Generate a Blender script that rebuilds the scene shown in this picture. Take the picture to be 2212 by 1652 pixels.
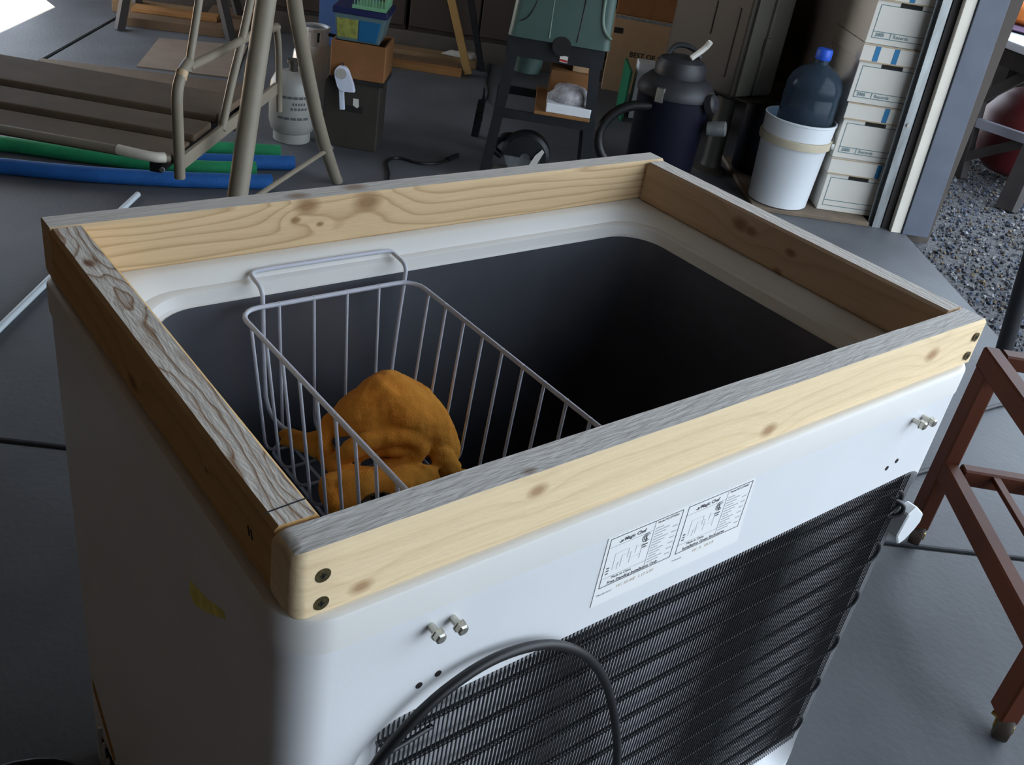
import bpy, bmesh, math, random
from mathutils import Vector, Matrix, Euler
random.seed(7)
S = bpy.context.scene
for o in list(bpy.data.objects): bpy.data.objects.remove(o, do_unlink=True)
COL = S.collection
R = math.radians

# ---------------------------------------------------------------- camera, sky, sun, exposure
cam = bpy.data.cameras.new('camera'); camo = bpy.data.objects.new('camera', cam); COL.objects.link(camo)
camo.location = (-0.24069, -0.44967, 1.35371)
camo.rotation_euler = (1.0273263, -0.1487005, -0.6480696)
cam.sensor_width = 36.0; cam.sensor_fit = 'HORIZONTAL'; cam.lens = 2092.81*36/2212
cam.clip_start = .02; cam.clip_end = 200
S.camera = camo
S.view_settings.view_transform = 'Standard'
try: S.view_settings.look = 'None'
except Exception: pass
S.view_settings.exposure = 1.4; S.view_settings.gamma = 1.0; S.view_settings.use_curve_mapping = False
W_ = bpy.data.worlds.new('sky'); S.world = W_; W_.use_nodes = True
bg = W_.node_tree.nodes['Background']; bg.inputs[0].default_value = (.76, .87, 1.0, 1); bg.inputs[1].default_value = 1.7
sun = bpy.data.lights.new('sun', 'SUN'); suno = bpy.data.objects.new('sun', sun); COL.objects.link(suno)
sun.energy = 22.0; sun.angle = R(.6); sun.color = (1.0, .90, .74)

# garage axes: w points out of the big door, s runs along the door opening
def SW(s, w, z=0.0): return Vector((.6*s+.8*w, .8*s-.6*w, z))
SROT = math.atan2(-.6, .8)
d_sun = SW(.55, -.42, .80).normalized()                       # towards the sun
suno.rotation_euler = (-d_sun).to_track_quat('-Z', 'Y').to_euler()

# ---------------------------------------------------------------- materials
def mat(name, col, rough=.6, metal=0.0, var=0.0, scale=20, bump=0.0, bscale=None, col2=None, spec=None, trans=0.0, ior=1.45, stretch=None, lo=.4, hi=.6, emit=None):
    m = bpy.data.materials.new(name); m.use_nodes = True
    nt = m.node_tree; b = nt.nodes['Principled BSDF']; L = nt.links
    b.inputs['Base Color'].default_value = (*col, 1); b.inputs['Roughness'].default_value = rough; b.inputs['Metallic'].default_value = metal
    b.inputs['IOR'].default_value = ior
    if spec is not None: b.inputs['Specular IOR Level'].default_value = spec
    if trans: b.inputs['Transmission Weight'].default_value = trans
    tc = nt.nodes.new('ShaderNodeTexCoord'); vec = tc.outputs['Object']
    if stretch:
        mp = nt.nodes.new('ShaderNodeMapping'); mp.inputs['Scale'].default_value = stretch; L.new(vec, mp.inputs[0]); vec = mp.outputs[0]
    if var or col2:
        n = nt.nodes.new('ShaderNodeTexNoise'); n.inputs['Scale'].default_value = scale; n.inputs['Detail'].default_value = 5
        L.new(vec, n.inputs['Vector'])
        r = nt.nodes.new('ShaderNodeValToRGB'); L.new(n.outputs[0], r.inputs[0])
        c2 = col2 or tuple(min(1, c*(1+var)) for c in col); c1 = col if col2 else tuple(c*(1-var) for c in col)
        r.color_ramp.elements[0].color = (*c1, 1); r.color_ramp.elements[1].color = (*c2, 1)
        r.color_ramp.elements[0].position = lo-.08; r.color_ramp.elements[1].position = hi+.08
        L.new(r.outputs[0], b.inputs['Base Color'])
    if bump:
        n2 = nt.nodes.new('ShaderNodeTexNoise'); n2.inputs['Scale'].default_value = bscale or scale*4; n2.inputs['Detail'].default_value = 4
        L.new(vec, n2.inputs['Vector'])
        bp = nt.nodes.new('ShaderNodeBump'); bp.inputs['Strength'].default_value = bump; bp.inputs['Distance'].default_value = .01
        L.new(n2.outputs[0], bp.inputs['Height']); L.new(bp.outputs[0], b.inputs['Normal'])
    return m

def wood(name, light, dark, freq=90, pith=(.0, -.06), warp=.012, contrast=.5, knots=(), gray=0.0, rough=.7, bump=.15, seed=0.0, nscale=(1.6, 9, 9), fibre=.12):
    """plain-sawn softwood: growth rings about a pith line along local X, bent around knots; colour, grain and fine relief only"""
    m = bpy.data.materials.new(name); m.use_nodes = True
    nt = m.node_tree; N = nt.nodes; L = nt.links; b = N['Principled BSDF']
    def val(x): return x
    def mth(op, a, c=None, d=None, clamp=False):
        n = N.new('ShaderNodeMath'); n.operation = op; n.use_clamp = clamp
        for i, v in enumerate((a, c, d)):
            if v is None: continue
            if isinstance(v, (int, float)): n.inputs[i].default_value = v
            else: L.new(v, n.inputs[i])
        return n.outputs[0]
    tc = N.new('ShaderNodeTexCoord'); sp = N.new('ShaderNodeSeparateXYZ'); L.new(tc.outputs['Object'], sp.inputs[0])
    X, Y, Z = sp.outputs
    mp = N.new('ShaderNodeMapping'); mp.inputs['Scale'].default_value = nscale; mp.inputs['Location'].default_value = (seed, seed*.7, seed*1.3); L.new(tc.outputs['Object'], mp.inputs[0])
    ns = N.new('ShaderNodeTexNoise'); ns.inputs['Scale'].default_value = 1.0; ns.inputs['Detail'].default_value = 3; L.new(mp.outputs[0], ns.inputs['Vector'])
    nsep = N.new('ShaderNodeSeparateColor'); L.new(ns.outputs['Color'], nsep.inputs[0])
    yy = mth('ADD', mth('SUBTRACT', Y, pith[0]), mth('MULTIPLY', mth('SUBTRACT', nsep.outputs[0], .5), warp*6))
    zz = mth('ADD', mth('SUBTRACT', Z, pith[1]), mth('MULTIPLY', mth('SUBTRACT', nsep.outputs[1], .5), warp*6))
    r = mth('SQRT', mth('ADD', mth('MULTIPLY', yy, yy), mth('MULTIPLY', zz, zz)))
    kmask = None
    for kx, ky, kz, kr in knots:
        dx = mth('MULTIPLY', mth('SUBTRACT', X, kx), .62); dy = mth('SUBTRACT', Y, ky); dz = mth('SUBTRACT', Z, kz)
        d2 = mth('ADD', mth('MULTIPLY', dx, dx), mth('ADD', mth('MULTIPLY', dy, dy), mth('MULTIPLY', dz, dz)))
        g = mth('POWER', 2.718, mth('MULTIPLY', d2, -1/(2.6*kr)**2))
        r = mth('ADD', r, mth('MULTIPLY', g, kr*1.7))
        nz = mth('MULTIPLY', mth('SUBTRACT', nsep.outputs[2], .5), kr*.5)
        km = mth('SUBTRACT', 1.0, mth('DIVIDE', mth('SUBTRACT', mth('ADD', mth('SQRT', d2), nz), kr*.35), kr*.75), clamp=True)
        kmask = km if kmask is None else mth('MAXIMUM', kmask, km)
    fr = mth('FRACT', mth('MULTIPLY', r, freq))
    ramp = N.new('ShaderNodeValToRGB'); e = ramp.color_ramp.elements
    mix = tuple(l+(d-l)*contrast for l, d in zip(light, dark)); mid = tuple(l+(d-l)*contrast*.35 for l, d in zip(light, dark))
    e[0].color = (*light, 1); e[1].color = (*light, 1); e[1].position = 1.0
    for p_, c_ in ((.45, light), (.72, mid), (.88, mix), (.96, mid)):
        q = ramp.color_ramp.elements.new(p_); q.color = (*c_, 1)
    L.new(fr, ramp.inputs[0]); col = ramp.outputs[0]
    mp2 = N.new('ShaderNodeMapping'); mp2.inputs['Scale'].default_value = (14, 420, 420); L.new(tc.outputs['Object'], mp2.inputs[0])
    n2 = N.new('ShaderNodeTexNoise'); n2.inputs['Scale'].default_value = 1.0; n2.inputs['Detail'].default_value = 4; L.new(mp2.outputs[0], n2.inputs['Vector'])
    f = mth('ADD', mth('MULTIPLY', mth('SUBTRACT', n2.outputs[0], .5), fibre*2.2), 1.0)
    hv = N.new('ShaderNodeHueSaturation'); hv.inputs['Saturation'].default_value = 1-gray; L.new(col, hv.inputs['Color']); L.new(f, hv.inputs['Value'])
    col = hv.outputs[0]
    if kmask is not None:
        mx = N.new('ShaderNodeMix'); mx.data_type = 'RGBA'; L.new(mth('MULTIPLY', kmask, .8), mx.inputs['Factor']); L.new(col, mx.inputs['A'])
        mx.inputs['B'].default_value = (dark[0]*.62, dark[1]*.5, dark[2]*.45, 1); col = mx.outputs['Result']
    L.new(col, b.inputs['Base Color']); b.inputs['Roughness'].default_value = rough; b.inputs['Specular IOR Level'].default_value = .25
    if bump:
        n3 = N.new('ShaderNodeTexNoise'); n3.inputs['Scale'].default_value = 1.0; n3.inputs['Detail'].default_value = 5
        mp3 = N.new('ShaderNodeMapping'); mp3.inputs['Scale'].default_value = (60, 260, 260); L.new(tc.outputs['Object'], mp3.inputs[0]); L.new(mp3.outputs[0], n3.inputs['Vector'])
        bp = N.new('ShaderNodeBump'); bp.inputs['Strength'].default_value = bump; bp.inputs['Distance'].default_value = .004
        L.new(n3.outputs[0], bp.inputs['Height']); L.new(bp.outputs[0], b.inputs['Normal'])
    return m

M = dict(
    concrete=mat('concrete', (.070, .075, .083), .6, col2=(.112, .119, .130), scale=2.2, bump=.12, bscale=60),
    joint=mat('joint_fill', (.06, .06, .06), .9),
    gravel=mat('gravel', (.03, .031, .035), .9, col2=(.11, .11, .115), scale=60, bump=.8, bscale=70),
    drive=mat('pale_ground', (.50, .36, .22), .9, var=.15, scale=3),
    wallwood=mat('dark_wall', (.042, .030, .023), .8, var=.3, scale=4, bump=.2, bscale=30),
    drywall=mat('drywall', (.085, .07, .06), .9, var=.1, scale=3),
    rearwall=mat('tan_bounce_wall', (.15, .092, .05), .9, var=.1, scale=3),
    ceiling=mat('ceiling_boards', (.09, .085, .075), .9, var=.15, scale=3),
    trimwhite=mat('cream_paint', (.72, .68, .58), .5, var=.05, scale=12),
    trimblue=mat('blue_grey_paint', (.105, .12, .155), .6, var=.08, scale=10),
    ledge=mat('stem_wall', (.075, .062, .05), .85, var=.15, scale=8),
    galv=mat('galvanized_steel', (.32, .34, .34), .42, .75, var=.25, scale=30, stretch=(1, 1, .2)),
    fridge=mat('white_enamel', (.80, .81, .82), .32, var=.025, scale=6, bump=.02, bscale=500),
    fridgelip=mat('white_plastic_trim', (.80, .79, .755), .38, var=.02, scale=8),
    liner=mat('aluminium_liner', (.15, .16, .185), .36, .6, col2=(.19, .205, .24), scale=7, bump=.03, bscale=260),
    coil=mat('black_coil', (.012, .013, .015), .38, var=.2, scale=40),
    rubber=mat('black_rubber', (.008, .008, .009), .45, var=.2, scale=30),
    pocket=mat('pocket_panel', (.72, .73, .74), .5, var=.08, scale=9),
    zinc=mat('zinc_bolt', (.55, .53, .46), .3, .9, var=.15, scale=120),
    brassy=mat('yellow_zinc_screw', (.15, .12, .055), .4, .85, var=.3, scale=200),
    hole=mat('dark_hole', (.01, .008, .006), .8),
    basket=mat('white_vinyl_wire', (.60, .62, .70), .38, var=.04, scale=40),
    paper=mat('white_paper', (.88, .88, .86), .6),
    ink=mat('black_ink', (.08, .08, .085), .7), faint=mat('grey_ink', (.45, .45, .46), .7), lightink=mat('pale_ink', (.66, .66, .66), .7),
    tan_ink=mat('tan_ink', (.62, .53, .43), .7),
    pencil=mat('pencil', (.03, .03, .04), .7),
    cloth=mat('orange_cloth', (.74, .25, .022), .95, col2=(.84, .39, .055), scale=14, bump=.3, bscale=520),
    yellow=mat('yellow_scuff', (.85, .74, .20), .7, var=.2, scale=60), orange=mat('orange_strip', (.42, .20, .03), .6, var=.1, scale=40),
    slat=mat('vent_grey', (.55, .55, .53), .5),
    tube=mat('taupe_powder_coat', (.225, .195, .145), .5, var=.06, scale=12, spec=.35),
    rust=mat('tan_bare_metal', (.42, .30, .17), .6, var=.2, scale=50),
    seat=mat('taupe_slats', (.115, .078, .048), .8, var=.12, scale=12, bump=.2, bscale=300),
    green=mat('green_foam', (.010, .23, .085), .75, var=.12, scale=16, bump=.2, bscale=200),
    blue=mat('blue_foam', (.006, .085, .30), .75, var=.12, scale=16, bump=.2, bscale=200),
    tank=mat('grey_tank_paint', (.27, .265, .24), .4, var=.08, scale=14), tank2=mat('silver_tank', (.62, .63, .62), .22, .0, var=.08, scale=14),
    red=mat('red_plastic', (.36, .03, .025), .45), darkred=mat('dark_red_plastic', (.10, .008, .010), .5, var=.2, scale=8),
    darkbox=mat('dark_brown_plastic', (.032, .027, .020), .7, var=.12, scale=10),
    card=mat('cardboard', (.34, .22, .12), .85, var=.08, scale=9), card2=mat('orange_cardboard', (.20, .085, .026), .8, var=.12, scale=12),
    cardsheet=mat('cardboard_sheet', (.20, .15, .11), .85, var=.08, scale=9),
    tote=mat('clear_tote', (.10, .16, .17), .3, spec=.5), lidblue=mat('navy_lid', (.012, .016, .07), .45),
    toteblue=mat('blue_contents', (.01, .11, .24), .5), toteyel=mat('yellow_contents', (.26, .27, .06), .6, var=.4, scale=30),
    mint=mat('mint_plastic', (.16, .36, .20), .5), scoop=mat('milky_plastic', (.62, .66, .78), .4),
    panelblue=mat('blue_panel', (.045, .10, .25), .6, var=.1, scale=6),
    sawgreen=mat('sage_enamel', (.048, .088, .075), .45, var=.06, scale=8), sawlight=mat('pale_sage', (.12, .18, .14), .45),
    stand=mat('black_steel', (.007, .008, .010), .45, var=.2, scale=20),
    white=mat('white_plastic', (.70, .72, .73), .4, var=.03, scale=10), bagm=mat('clear_bag', (.42, .40, .41), .25, var=.3, scale=40),
    teal=mat('teal_label', (.05, .30, .34), .5), greenstrip=mat('green_board', (.008, .13, .06), .6),
    navy=mat('navy_plastic', (.0025, .0035, .012), .45), vacgrey=mat('vac_grey', (.024, .025, .028), .5, var=.15, scale=10),
    olive=mat('olive_resin', (.020, .0145, .008), .6, var=.1, scale=10), olive2=mat('olive_resin_lid', (.062, .057, .043), .6, var=.05, scale=10),
    post=mat('taupe_post', (.042, .037, .030), .5, var=.08, scale=12),
    bucket=mat('bucket_white', (.66, .69, .71), .42, var=.03, scale=6), bucketband=mat('bucket_band', (.50, .44, .32), .5, var=.06, scale=20), bucketin=mat('bucket_inner_shade', (.10, .15, .24), .5),
    jug=mat('blue_jug', (.10, .15, .21), .12, trans=.75, ior=1.2), cap=mat('blue_cap', (.02, .09, .55), .4),
    boxwhite=mat('file_box_board', (.62, .59, .53), .8, var=.04, scale=8), boxedge=mat('kraft_edge', (.42, .32, .20), .85), boxteal=mat('box_print', (.13, .21, .22), .8), boxblue=mat('box_stripe', (.03, .17, .34), .8),
    plank=mat('rough_brown_plank', (.080, .062, .040), .85, var=.3, scale=6, stretch=(1, 1, .15), bump=.2, bscale=60),
    ply=mat('plywood_base', (.16, .12, .085), .85, var=.2, scale=10),
    cart=mat('brown_stained_wood', (.070, .018, .007), .5, var=.25, scale=5, stretch=(1, 1, .3), spec=.25), brass=mat('brass', (.42, .26, .06), .35, .8, var=.1, scale=30),
    caster=mat('brown_caster', (.035, .022, .014), .5),
    lumber=mat('tan_lumber', (.19, .115, .052), .75, var=.2, scale=6), lumber2=mat('orange_lumber', (.25, .115, .034), .75, var=.15, scale=6), lumberdark=mat('brown_lumber', (.12, .07, .035), .8, var=.2, scale=6),
    batten=mat('yellow_batten', (.30, .175, .055), .7, var=.1, scale=6),
    darkwood=mat('weathered_dark_wood', (.040, .034, .032), .8, var=.25, scale=8), tabletop=mat('white_table_top', (.66, .70, .76), .5, var=.03, scale=5),
    palebeam=mat('pale_beam', (.28, .29, .34), .6), orangecush=mat('orange_cushion', (.62, .17, .03), .8, var=.15, scale=12), purple=mat('purple_cushion', (.20, .13, .22), .8),
    rag=mat('white_rag', (.42, .40, .36), .9, var=.1, scale=20), pipe=mat('white_pipe', (.62, .68, .72), .4),
    cupboard=mat('dark_cupboard', (.035, .024, .018), .7, var=.2, scale=5, stretch=(1, 1, .2)),
)
stones = [mat('stone_%s' % n, c, .85, var=.2, scale=40) for n, c in (('grey', (.10, .105, .12)), ('pale', (.22, .22, .225)), ('dark', (.03, .032, .042)), ('tan', (.14, .105, .07)), ('blue', (.065, .085, .13)))]

# ---------------------------------------------------------------- mesh helpers
def box(bm, c, s, rot=None, taper=None):
    """box centred at c, size s, optional 3x3/Euler rotation; taper scales the bottom in x,y"""
    vs = []
    for dz in (-.5, .5):
        k = taper if (taper and dz < 0) else 1.0
        for dx, dy in ((-.5, -.5), (.5, -.5), (.5, .5), (-.5, .5)):
            v = Vector((dx*s[0]*k, dy*s[1]*k, dz*s[2]))
            if rot is not None: v = rot @ v
            vs.append(bm.verts.new(v+Vector(c)))
    for f in ((3, 2, 1, 0), (4, 5, 6, 7), (0, 1, 5, 4), (1, 2, 6, 5), (2, 3, 7, 6), (3, 0, 4, 7)): bm.faces.new([vs[i] for i in f])
    return vs
def rz(a): return Matrix.Rotation(a, 3, 'Z')
def beam(bm, a, b, wd, th, up=(0, 0, 1)):
    """rectangular bar from a to b: wd across, th along 'up'"""
    a = Vector(a); b = Vector(b); d = (b-a); l = d.length; d.normalize(); u = Vector(up); x = d.cross(u)
    if x.length < 1e-4: x = d.cross(Vector((1, 0, 0)))
    x.normalize(); u = x.cross(d)
    m = Matrix((d, x, u)).transposed(); box(bm, (a+b)/2, (l, wd, th), m)
def tube(bm, pts, r, seg=8, closed=False, smooth=0, cap=True):
    pts = [Vector(p) for p in pts]
    for _ in range(smooth):                                         # Chaikin corner cutting
        q = [] if closed else [pts[0]]
        n = len(pts)
        for i in range(n if closed else n-1):
            a, b = pts[i], pts[(i+1) % n]; q += [a*.75+b*.25, a*.25+b*.75]
        if not closed: q.append(pts[-1])
        pts = q
    n = len(pts); rings = []; ref = None
    for i in range(n):
        if closed: t = pts[(i+1) % n]-pts[i-1]
        else: t = pts[min(i+1, n-1)]-pts[max(i-1, 0)]
        t.normalize()
        if ref is None:
            ref = t.orthogonal().normalized()
        ref = (ref-t*ref.dot(t)); ref = ref.normalized() if ref.length > 1e-6 else t.orthogonal().normalized()
        bi = t.cross(ref); rr = r[i] if isinstance(r, (list, tuple)) and len(r) == n else (r if not isinstance(r, (list, tuple)) else r[0])
        rings.append([bm.verts.new(pts[i]+(ref*math.cos(2*math.pi*k/seg)+bi*math.sin(2*math.pi*k/seg))*rr) for k in range(seg)])
    for i in range(n if closed else n-1):
        a, b = rings[i], rings[(i+1) % n]
        for k in range(seg): bm.faces.new((a[k], a[(k+1) % seg], b[(k+1) % seg], b[k]))
    if not closed and cap: bm.faces.new(list(reversed(rings[0]))); bm.faces.new(rings[-1])
def lathe(bm, prof, c=(0, 0, 0), seg=32, rot=None, cap0=True, cap1=True):
    c = Vector(c); rings = []
    for r, z in prof:
        ring = []
        for k in range(seg):
            v = Vector((r*math.cos(2*math.pi*k/seg), r*math.sin(2*math.pi*k/seg), z))
            if rot is not None: v = rot @ v
            ring.append(bm.verts.new(v+c))
        rings.append(ring)
    for a, b in zip(rings, rings[1:]):
        for k in range(seg): bm.faces.new((a[k], a[(k+1) % seg], b[(k+1) % seg], b[k]))
    if cap0: bm.faces.new(list(reversed(rings[0])))
    if cap1: bm.faces.new(rings[-1])
def prism(bm, pts, a, b):
    """polygon pts (list of Vector) extruded: bottom = p+a, top = p+b"""
    lo = [bm.verts.new(Vector(p)+Vector(a)) for p in pts]; hi = [bm.verts.new(Vector(p)+Vector(b)) for p in pts]; n = len(pts)
    bm.faces.new(list(reversed(lo))); bm.faces.new(hi)
    for i in range(n): bm.faces.new((lo[i], lo[(i+1) % n], hi[(i+1) % n], hi[i]))
def rrect(x0, y0, x1, y1, r, n=6):
    out = []
    for cx, cy, a0 in ((x1-r, y1-r, 0), (x0+r, y1-r, 90), (x0+r, y0+r, 180), (x1-r, y0+r, 270)):
        for k in range(n+1):
            a = R(a0+90*k/n); out.append((cx+r*math.cos(a), cy+r*math.sin(a)))
    return out
def loft(bm, rings, cap0=False, cap1=False):
    R_ = [[bm.verts.new(Vector(p)) for p in ring] for ring in rings]; n = len(R_[0])
    for a, b in zip(R_, R_[1:]):
        for k in range(n): bm.faces.new((a[k], a[(k+1) % n], b[(k+1) % n], b[k]))
    if cap0: bm.faces.new(list(reversed(R_[0])))
    if cap1: bm.faces.new(R_[-1])
def BM(): return bmesh.new()
def wmat(p):
    m = Matrix.Identity(4)
    while p is not None: m = p.matrix_basis @ m; p = p.parent
    return m
def obj(name, bm, m, parent=None, bevel=0, seg=2, smooth=None, local=False, fix=True):
    if bevel: bmesh.ops.bevel(bm, geom=list(bm.edges)+list(bm.verts), offset=bevel, segments=seg, profile=.6, affect='EDGES', clamp_overlap=True)
    if fix: bmesh.ops.recalc_face_normals(bm, faces=bm.faces[:])
    me = bpy.data.meshes.new(name); bm.to_mesh(me); bm.free()
    o = bpy.data.objects.new(name, me); COL.objects.link(o)
    for x in (m if isinstance(m, (list, tuple)) else [m]): me.materials.append(x)
    if parent is not None:
        o.parent = parent
        if not local: me.transform(wmat(parent).inverted())
    if smooth is not None:
        for p in me.polygons: p.use_smooth = True
        try: me.set_sharp_from_angle(angle=R(smooth))
        except Exception: pass
    return o
def tag(o, label, cat, group=None):
    o['label'] = label; o['category'] = cat
    if group: o['group'] = group
    return o
def thing(name, label, cat, loc=(0, 0, 0), rot=0, group=None):
    o = bpy.data.objects.new(name, None); o.empty_display_size = .05; COL.objects.link(o); o.location = loc
    o.rotation_euler = rot if isinstance(rot, (tuple, list, Euler)) else (0, 0, rot)
    return tag(o, label, cat, group)
def single(name, bm, m, label, cat, origin=None, **k):
    g = k.pop('group', None); o = obj(name, bm, m, **k)
    if origin is not None:
        o.data.transform(Matrix.Translation(-Vector(origin))); o.location = origin
    return tag(o, label, cat, g)
def structure(o): o['kind'] = 'structure'; return o
def stuff(o): o['kind'] = 'stuff'; return o
def relabel(o, s): o['label'] = s; return o
def dup(o, loc=None, rot=None, parent=None):
    c = o.copy(); COL.objects.link(c)
    if parent is not None: c.parent = parent
    if loc is not None: c.location = loc
    if rot is not None: c.rotation_euler = rot if isinstance(rot, (tuple, Euler)) else (0, 0, rot)
    for ch in [x for x in bpy.data.objects if x.parent == o]: dup(ch, parent=c)
    return c
def text(name, s, size, m, mtx, parent, bold=0.0, depth=.0002):
    cu = bpy.data.curves.new(name, 'FONT'); cu.body = s; cu.size = size; cu.extrude = depth/2; cu.offset = bold; cu.resolution_u = 2
    t = bpy.data.objects.new(name+'_tmp', cu); COL.objects.link(t)
    dg = bpy.context.evaluated_depsgraph_get(); me = bpy.data.meshes.new_from_object(t.evaluated_get(dg))
    bpy.data.objects.remove(t, do_unlink=True); bpy.data.curves.remove(cu)
    me.name = name; me.transform(wmat(parent).inverted() @ mtx if parent else mtx); me.materials.clear(); me.materials.append(m)
    o = bpy.data.objects.new(name, me); COL.objects.link(o); o.parent = parent
    return o
def boolean(o, cutters):
    for c in cutters:
        md = o.modifiers.new('b', 'BOOLEAN'); md.object = c; md.operation = 'DIFFERENCE'; md.solver = 'EXACT'
    dg = bpy.context.evaluated_depsgraph_get(); me = bpy.data.meshes.new_from_object(o.evaluated_get(dg)); o.modifiers.clear()
    old = o.data; o.data = me; bpy.data.meshes.remove(old)
    for c in cutters: bpy.data.objects.remove(c, do_unlink=True)

# ---------------------------------------------------------------- the setting: garage shell, slab, ground outside
def swbox(bm, s0, s1, w0, w1, z0, z1):
    prism(bm, [SW(s0, w0), SW(s0, w1), SW(s1, w1), SW(s1, w0)], (0, 0, z0), (0, 0, z1))
def setting(name, m, *boxes, bevel=0):
    bm = BM()
    for b in boxes: swbox(bm, *b)
    return structure(obj(name, bm, m, bevel=bevel))
S0, S1, WB, WF = -3.4, 5.55, -2.45, 2.03
floor = setting('floor', M['joint'], (S0, S1+.2, WB, WF, -.14, -.012))
for s0, s1 in ((S0, 1.24), (1.25, S1+.2)):
    for w0, w1 in ((WB, -1.906), (-1.894, WF)):
        bm = BM(); swbox(bm, s0+.003, s1-.003, w0+.003, w1-.003, -.0119, 0)
        obj('slab', bm, M['concrete'], floor, bevel=.003, seg=1)
setting('wall_door', M['drywall'], (3.47, S1, WF+.005, WF+.13, -.1, 2.75), (S0, 3.47, WF+.005, WF+.13, 2.62, 2.75), (S0-.1, -2.2, WF+.005, WF+.13, -.1, 2.62))
setting('wall_side', M['wallwood'], (S1, S1+.12, WB-.1, WF+.13, .0, 2.75))
setting('wall_near', M['drywall'], (S0-.12, S0, WB-.1, WF+.13, -.1, 2.75))
setting('wall_rear', M['rearwall'], (S0, 3.3, WB-.12, WB-.005, -.1, 2.75), (3.3, S1, WB-.12, WB-.005, 2.15, 2.75))  # unseen; tan picked to bounce warm light onto the freezer's left side
setting('ceiling', M['ceiling'], (S0-.3, S1+2.3, WB-1.25, WF+.45, 2.75, 2.87))  # unseen; eaves stretched past the walls to block sun from the floor
setting('baseboard_side', M['ledge'], (S1-.02, S1-.001, 1.40, WF-.02, 0, .115))
bm = BM(); prism(bm, [SW(-9, WF+.002, 0), SW(-9, 12, 0), SW(14, 12, 0), SW(14, WF+.002, 0)], (0, 0, -.3), (0, 0, -.045))
structure(obj('ground_gravel', bm, M['gravel']))
bm = BM(); prism(bm, [SW(-9, -16, 0), SW(-9, WB-.002, 0), SW(14, WB-.002, 0), SW(14, -16, 0)], (0, 0, -.3), (0, 0, -.01))
structure(obj('ground_drive', bm, M['drive']))

# ---------------------------------------------------------------- chest freezer (lid removed)
H = .8254                                                            # top of the freezer's rim
fz = thing('chest_freezer', 'white lidless chest freezer seen from its back, black condenser coils and cord', 'freezer', (.47, .31, 0))
bm = BM(); loft(bm, [[(x, y, z) for x, y in rrect(-.0035, -.0035, .953, .6205, .036, 8)] for z in (.014, .80)], True, True)
body = obj('body', bm, M['fridge'], fz, smooth=40)
bm = BM(); loft(bm, [[(x, y, z) for x, y in rrect(.062, .055, .882, .563, .03)] for z in (.10, .9)], True, True); c1 = obj('cut', bm, M['fridge'])
pk = rrect(.060, .05, .943, .672, .050, 8); pk2 = rrect(.070, .06, .936, .660, .044, 8)
bm = BM(); loft(bm, [[(x, -.03, z) for x, z in rrect(.055, .045, .947, .677, .054, 8)], [(x, -.0035, z) for x, z in pk], [(x, .003, z) for x, z in rrect(.063, .053, .941, .668, .048, 8)], [(x, .022, z) for x, z in pk2]], True, True); c2 = obj('cut', bm, M['fridge'])
bpy.context.view_layer.update(); boolean(body, [c1, c2])
for p in body.data.polygons: p.use_smooth = True
try: body.data.set_sharp_from_angle(angle=R(35))
except Exception: pass
bm = BM(); loft(bm, [[(x, .0215, z) for x, z in rrect(.072, .062, .934, .658, .043, 8)], [(x, .0205, z) for x, z in rrect(.072, .062, .934, .658, .043, 8)]], True, True)
obj('recess_panel', bm, M['pocket'], fz)
prof = [(.010, .788), (-.0045, .788), (-.006, .7895), (-.006, .8205), (-.0050, .8235), (-.0020, .8252), (.002, H), (.040, H), (.046, .8245), (.053, .8195), (.061, .8125), (.0635, .8095), (.070, .8085), (.0725, .8065), (.0745, .7935), (.077, .7915), (.079, .7905), (.079, .780)]
bm = BM(); rings = []
for d, z in prof:
    r_ = max(.02, .040-d*.2) if d < .03 else .062
    rings.append([(x, y, z) for x, y in rrect(d, d+.001, (.9505 if d < .03 else .945)-d, .618-d, r_, 9)])
loft(bm, rings); obj('rim', bm, M['fridgelip'], fz, smooth=33)
bm = BM(); d = .0795
loft(bm, [[(x, y, z) for x, y in rrect(d+i, d+i+.001, .945-d-i, .618-d-i, .0618, 9)] for z, i in ((.792, 0), (.45, .003), (.19, .006), (.172, .02))], False, True)
bmesh.ops.reverse_faces(bm, faces=bm.faces[:]); obj('liner', bm, M['liner'], fz, smooth=50, fix=False)
for x in (.05, .895):
    for y in (.06, .56):
        bm = BM(); lathe(bm, [(.022, 0), (.022, .014)], (x, y, 0), 16); obj('foot', bm, M['rubber'], fz)
# condenser: serpentine tube with close wires on both sides
bm = BM(); pts = []; zrow = [.628-.0462*k for k in range(12)]; xl, xr = .092, .908
for k, z in enumerate(zrow):
    a, b = (xl, xr) if k % 2 == 0 else (xr, xl)
    s_ = 1 if k % 2 == 0 else -1
    pts += [(a, .0095, z), (b, .0095, z)]
    if k < len(zrow)-1:
        for q in range(1, 8):
            t = math.pi*q/8; pts.append((b+s_*.0231*math.sin(t), .0095-.004*math.sin(t), z-.0231+.0231*math.cos(t)))
tube(bm, pts, .0031, 8); obj('condenser_tube', bm, M['coil'], fz, smooth=60)
bm = BM(); n = 162
for k in range(n):
    x = .094+(.926-.094)*k/(n-1)
    tube(bm, [(x, .0058, .652), (x, .0058, .105)], .00078, 4, cap=False)
    tube(bm, [(x+.0012, .0132, .652), (x+.0012, .0132, .105)], .00078, 4, cap=False)
stuff(obj('condenser_wires', bm, M['coil'], fz))
for z in (.60,):
    bm = BM(); tube(bm, [(.912, .015, z+.012), (.93, .0, z+.004), (.934, -.003, z-.008), (.928, .0, z-.018), (.912, .012, z-.022)], .0032, 8, smooth=2); obj('tube_bend', bm, M['coil'], fz, smooth=60)
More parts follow.
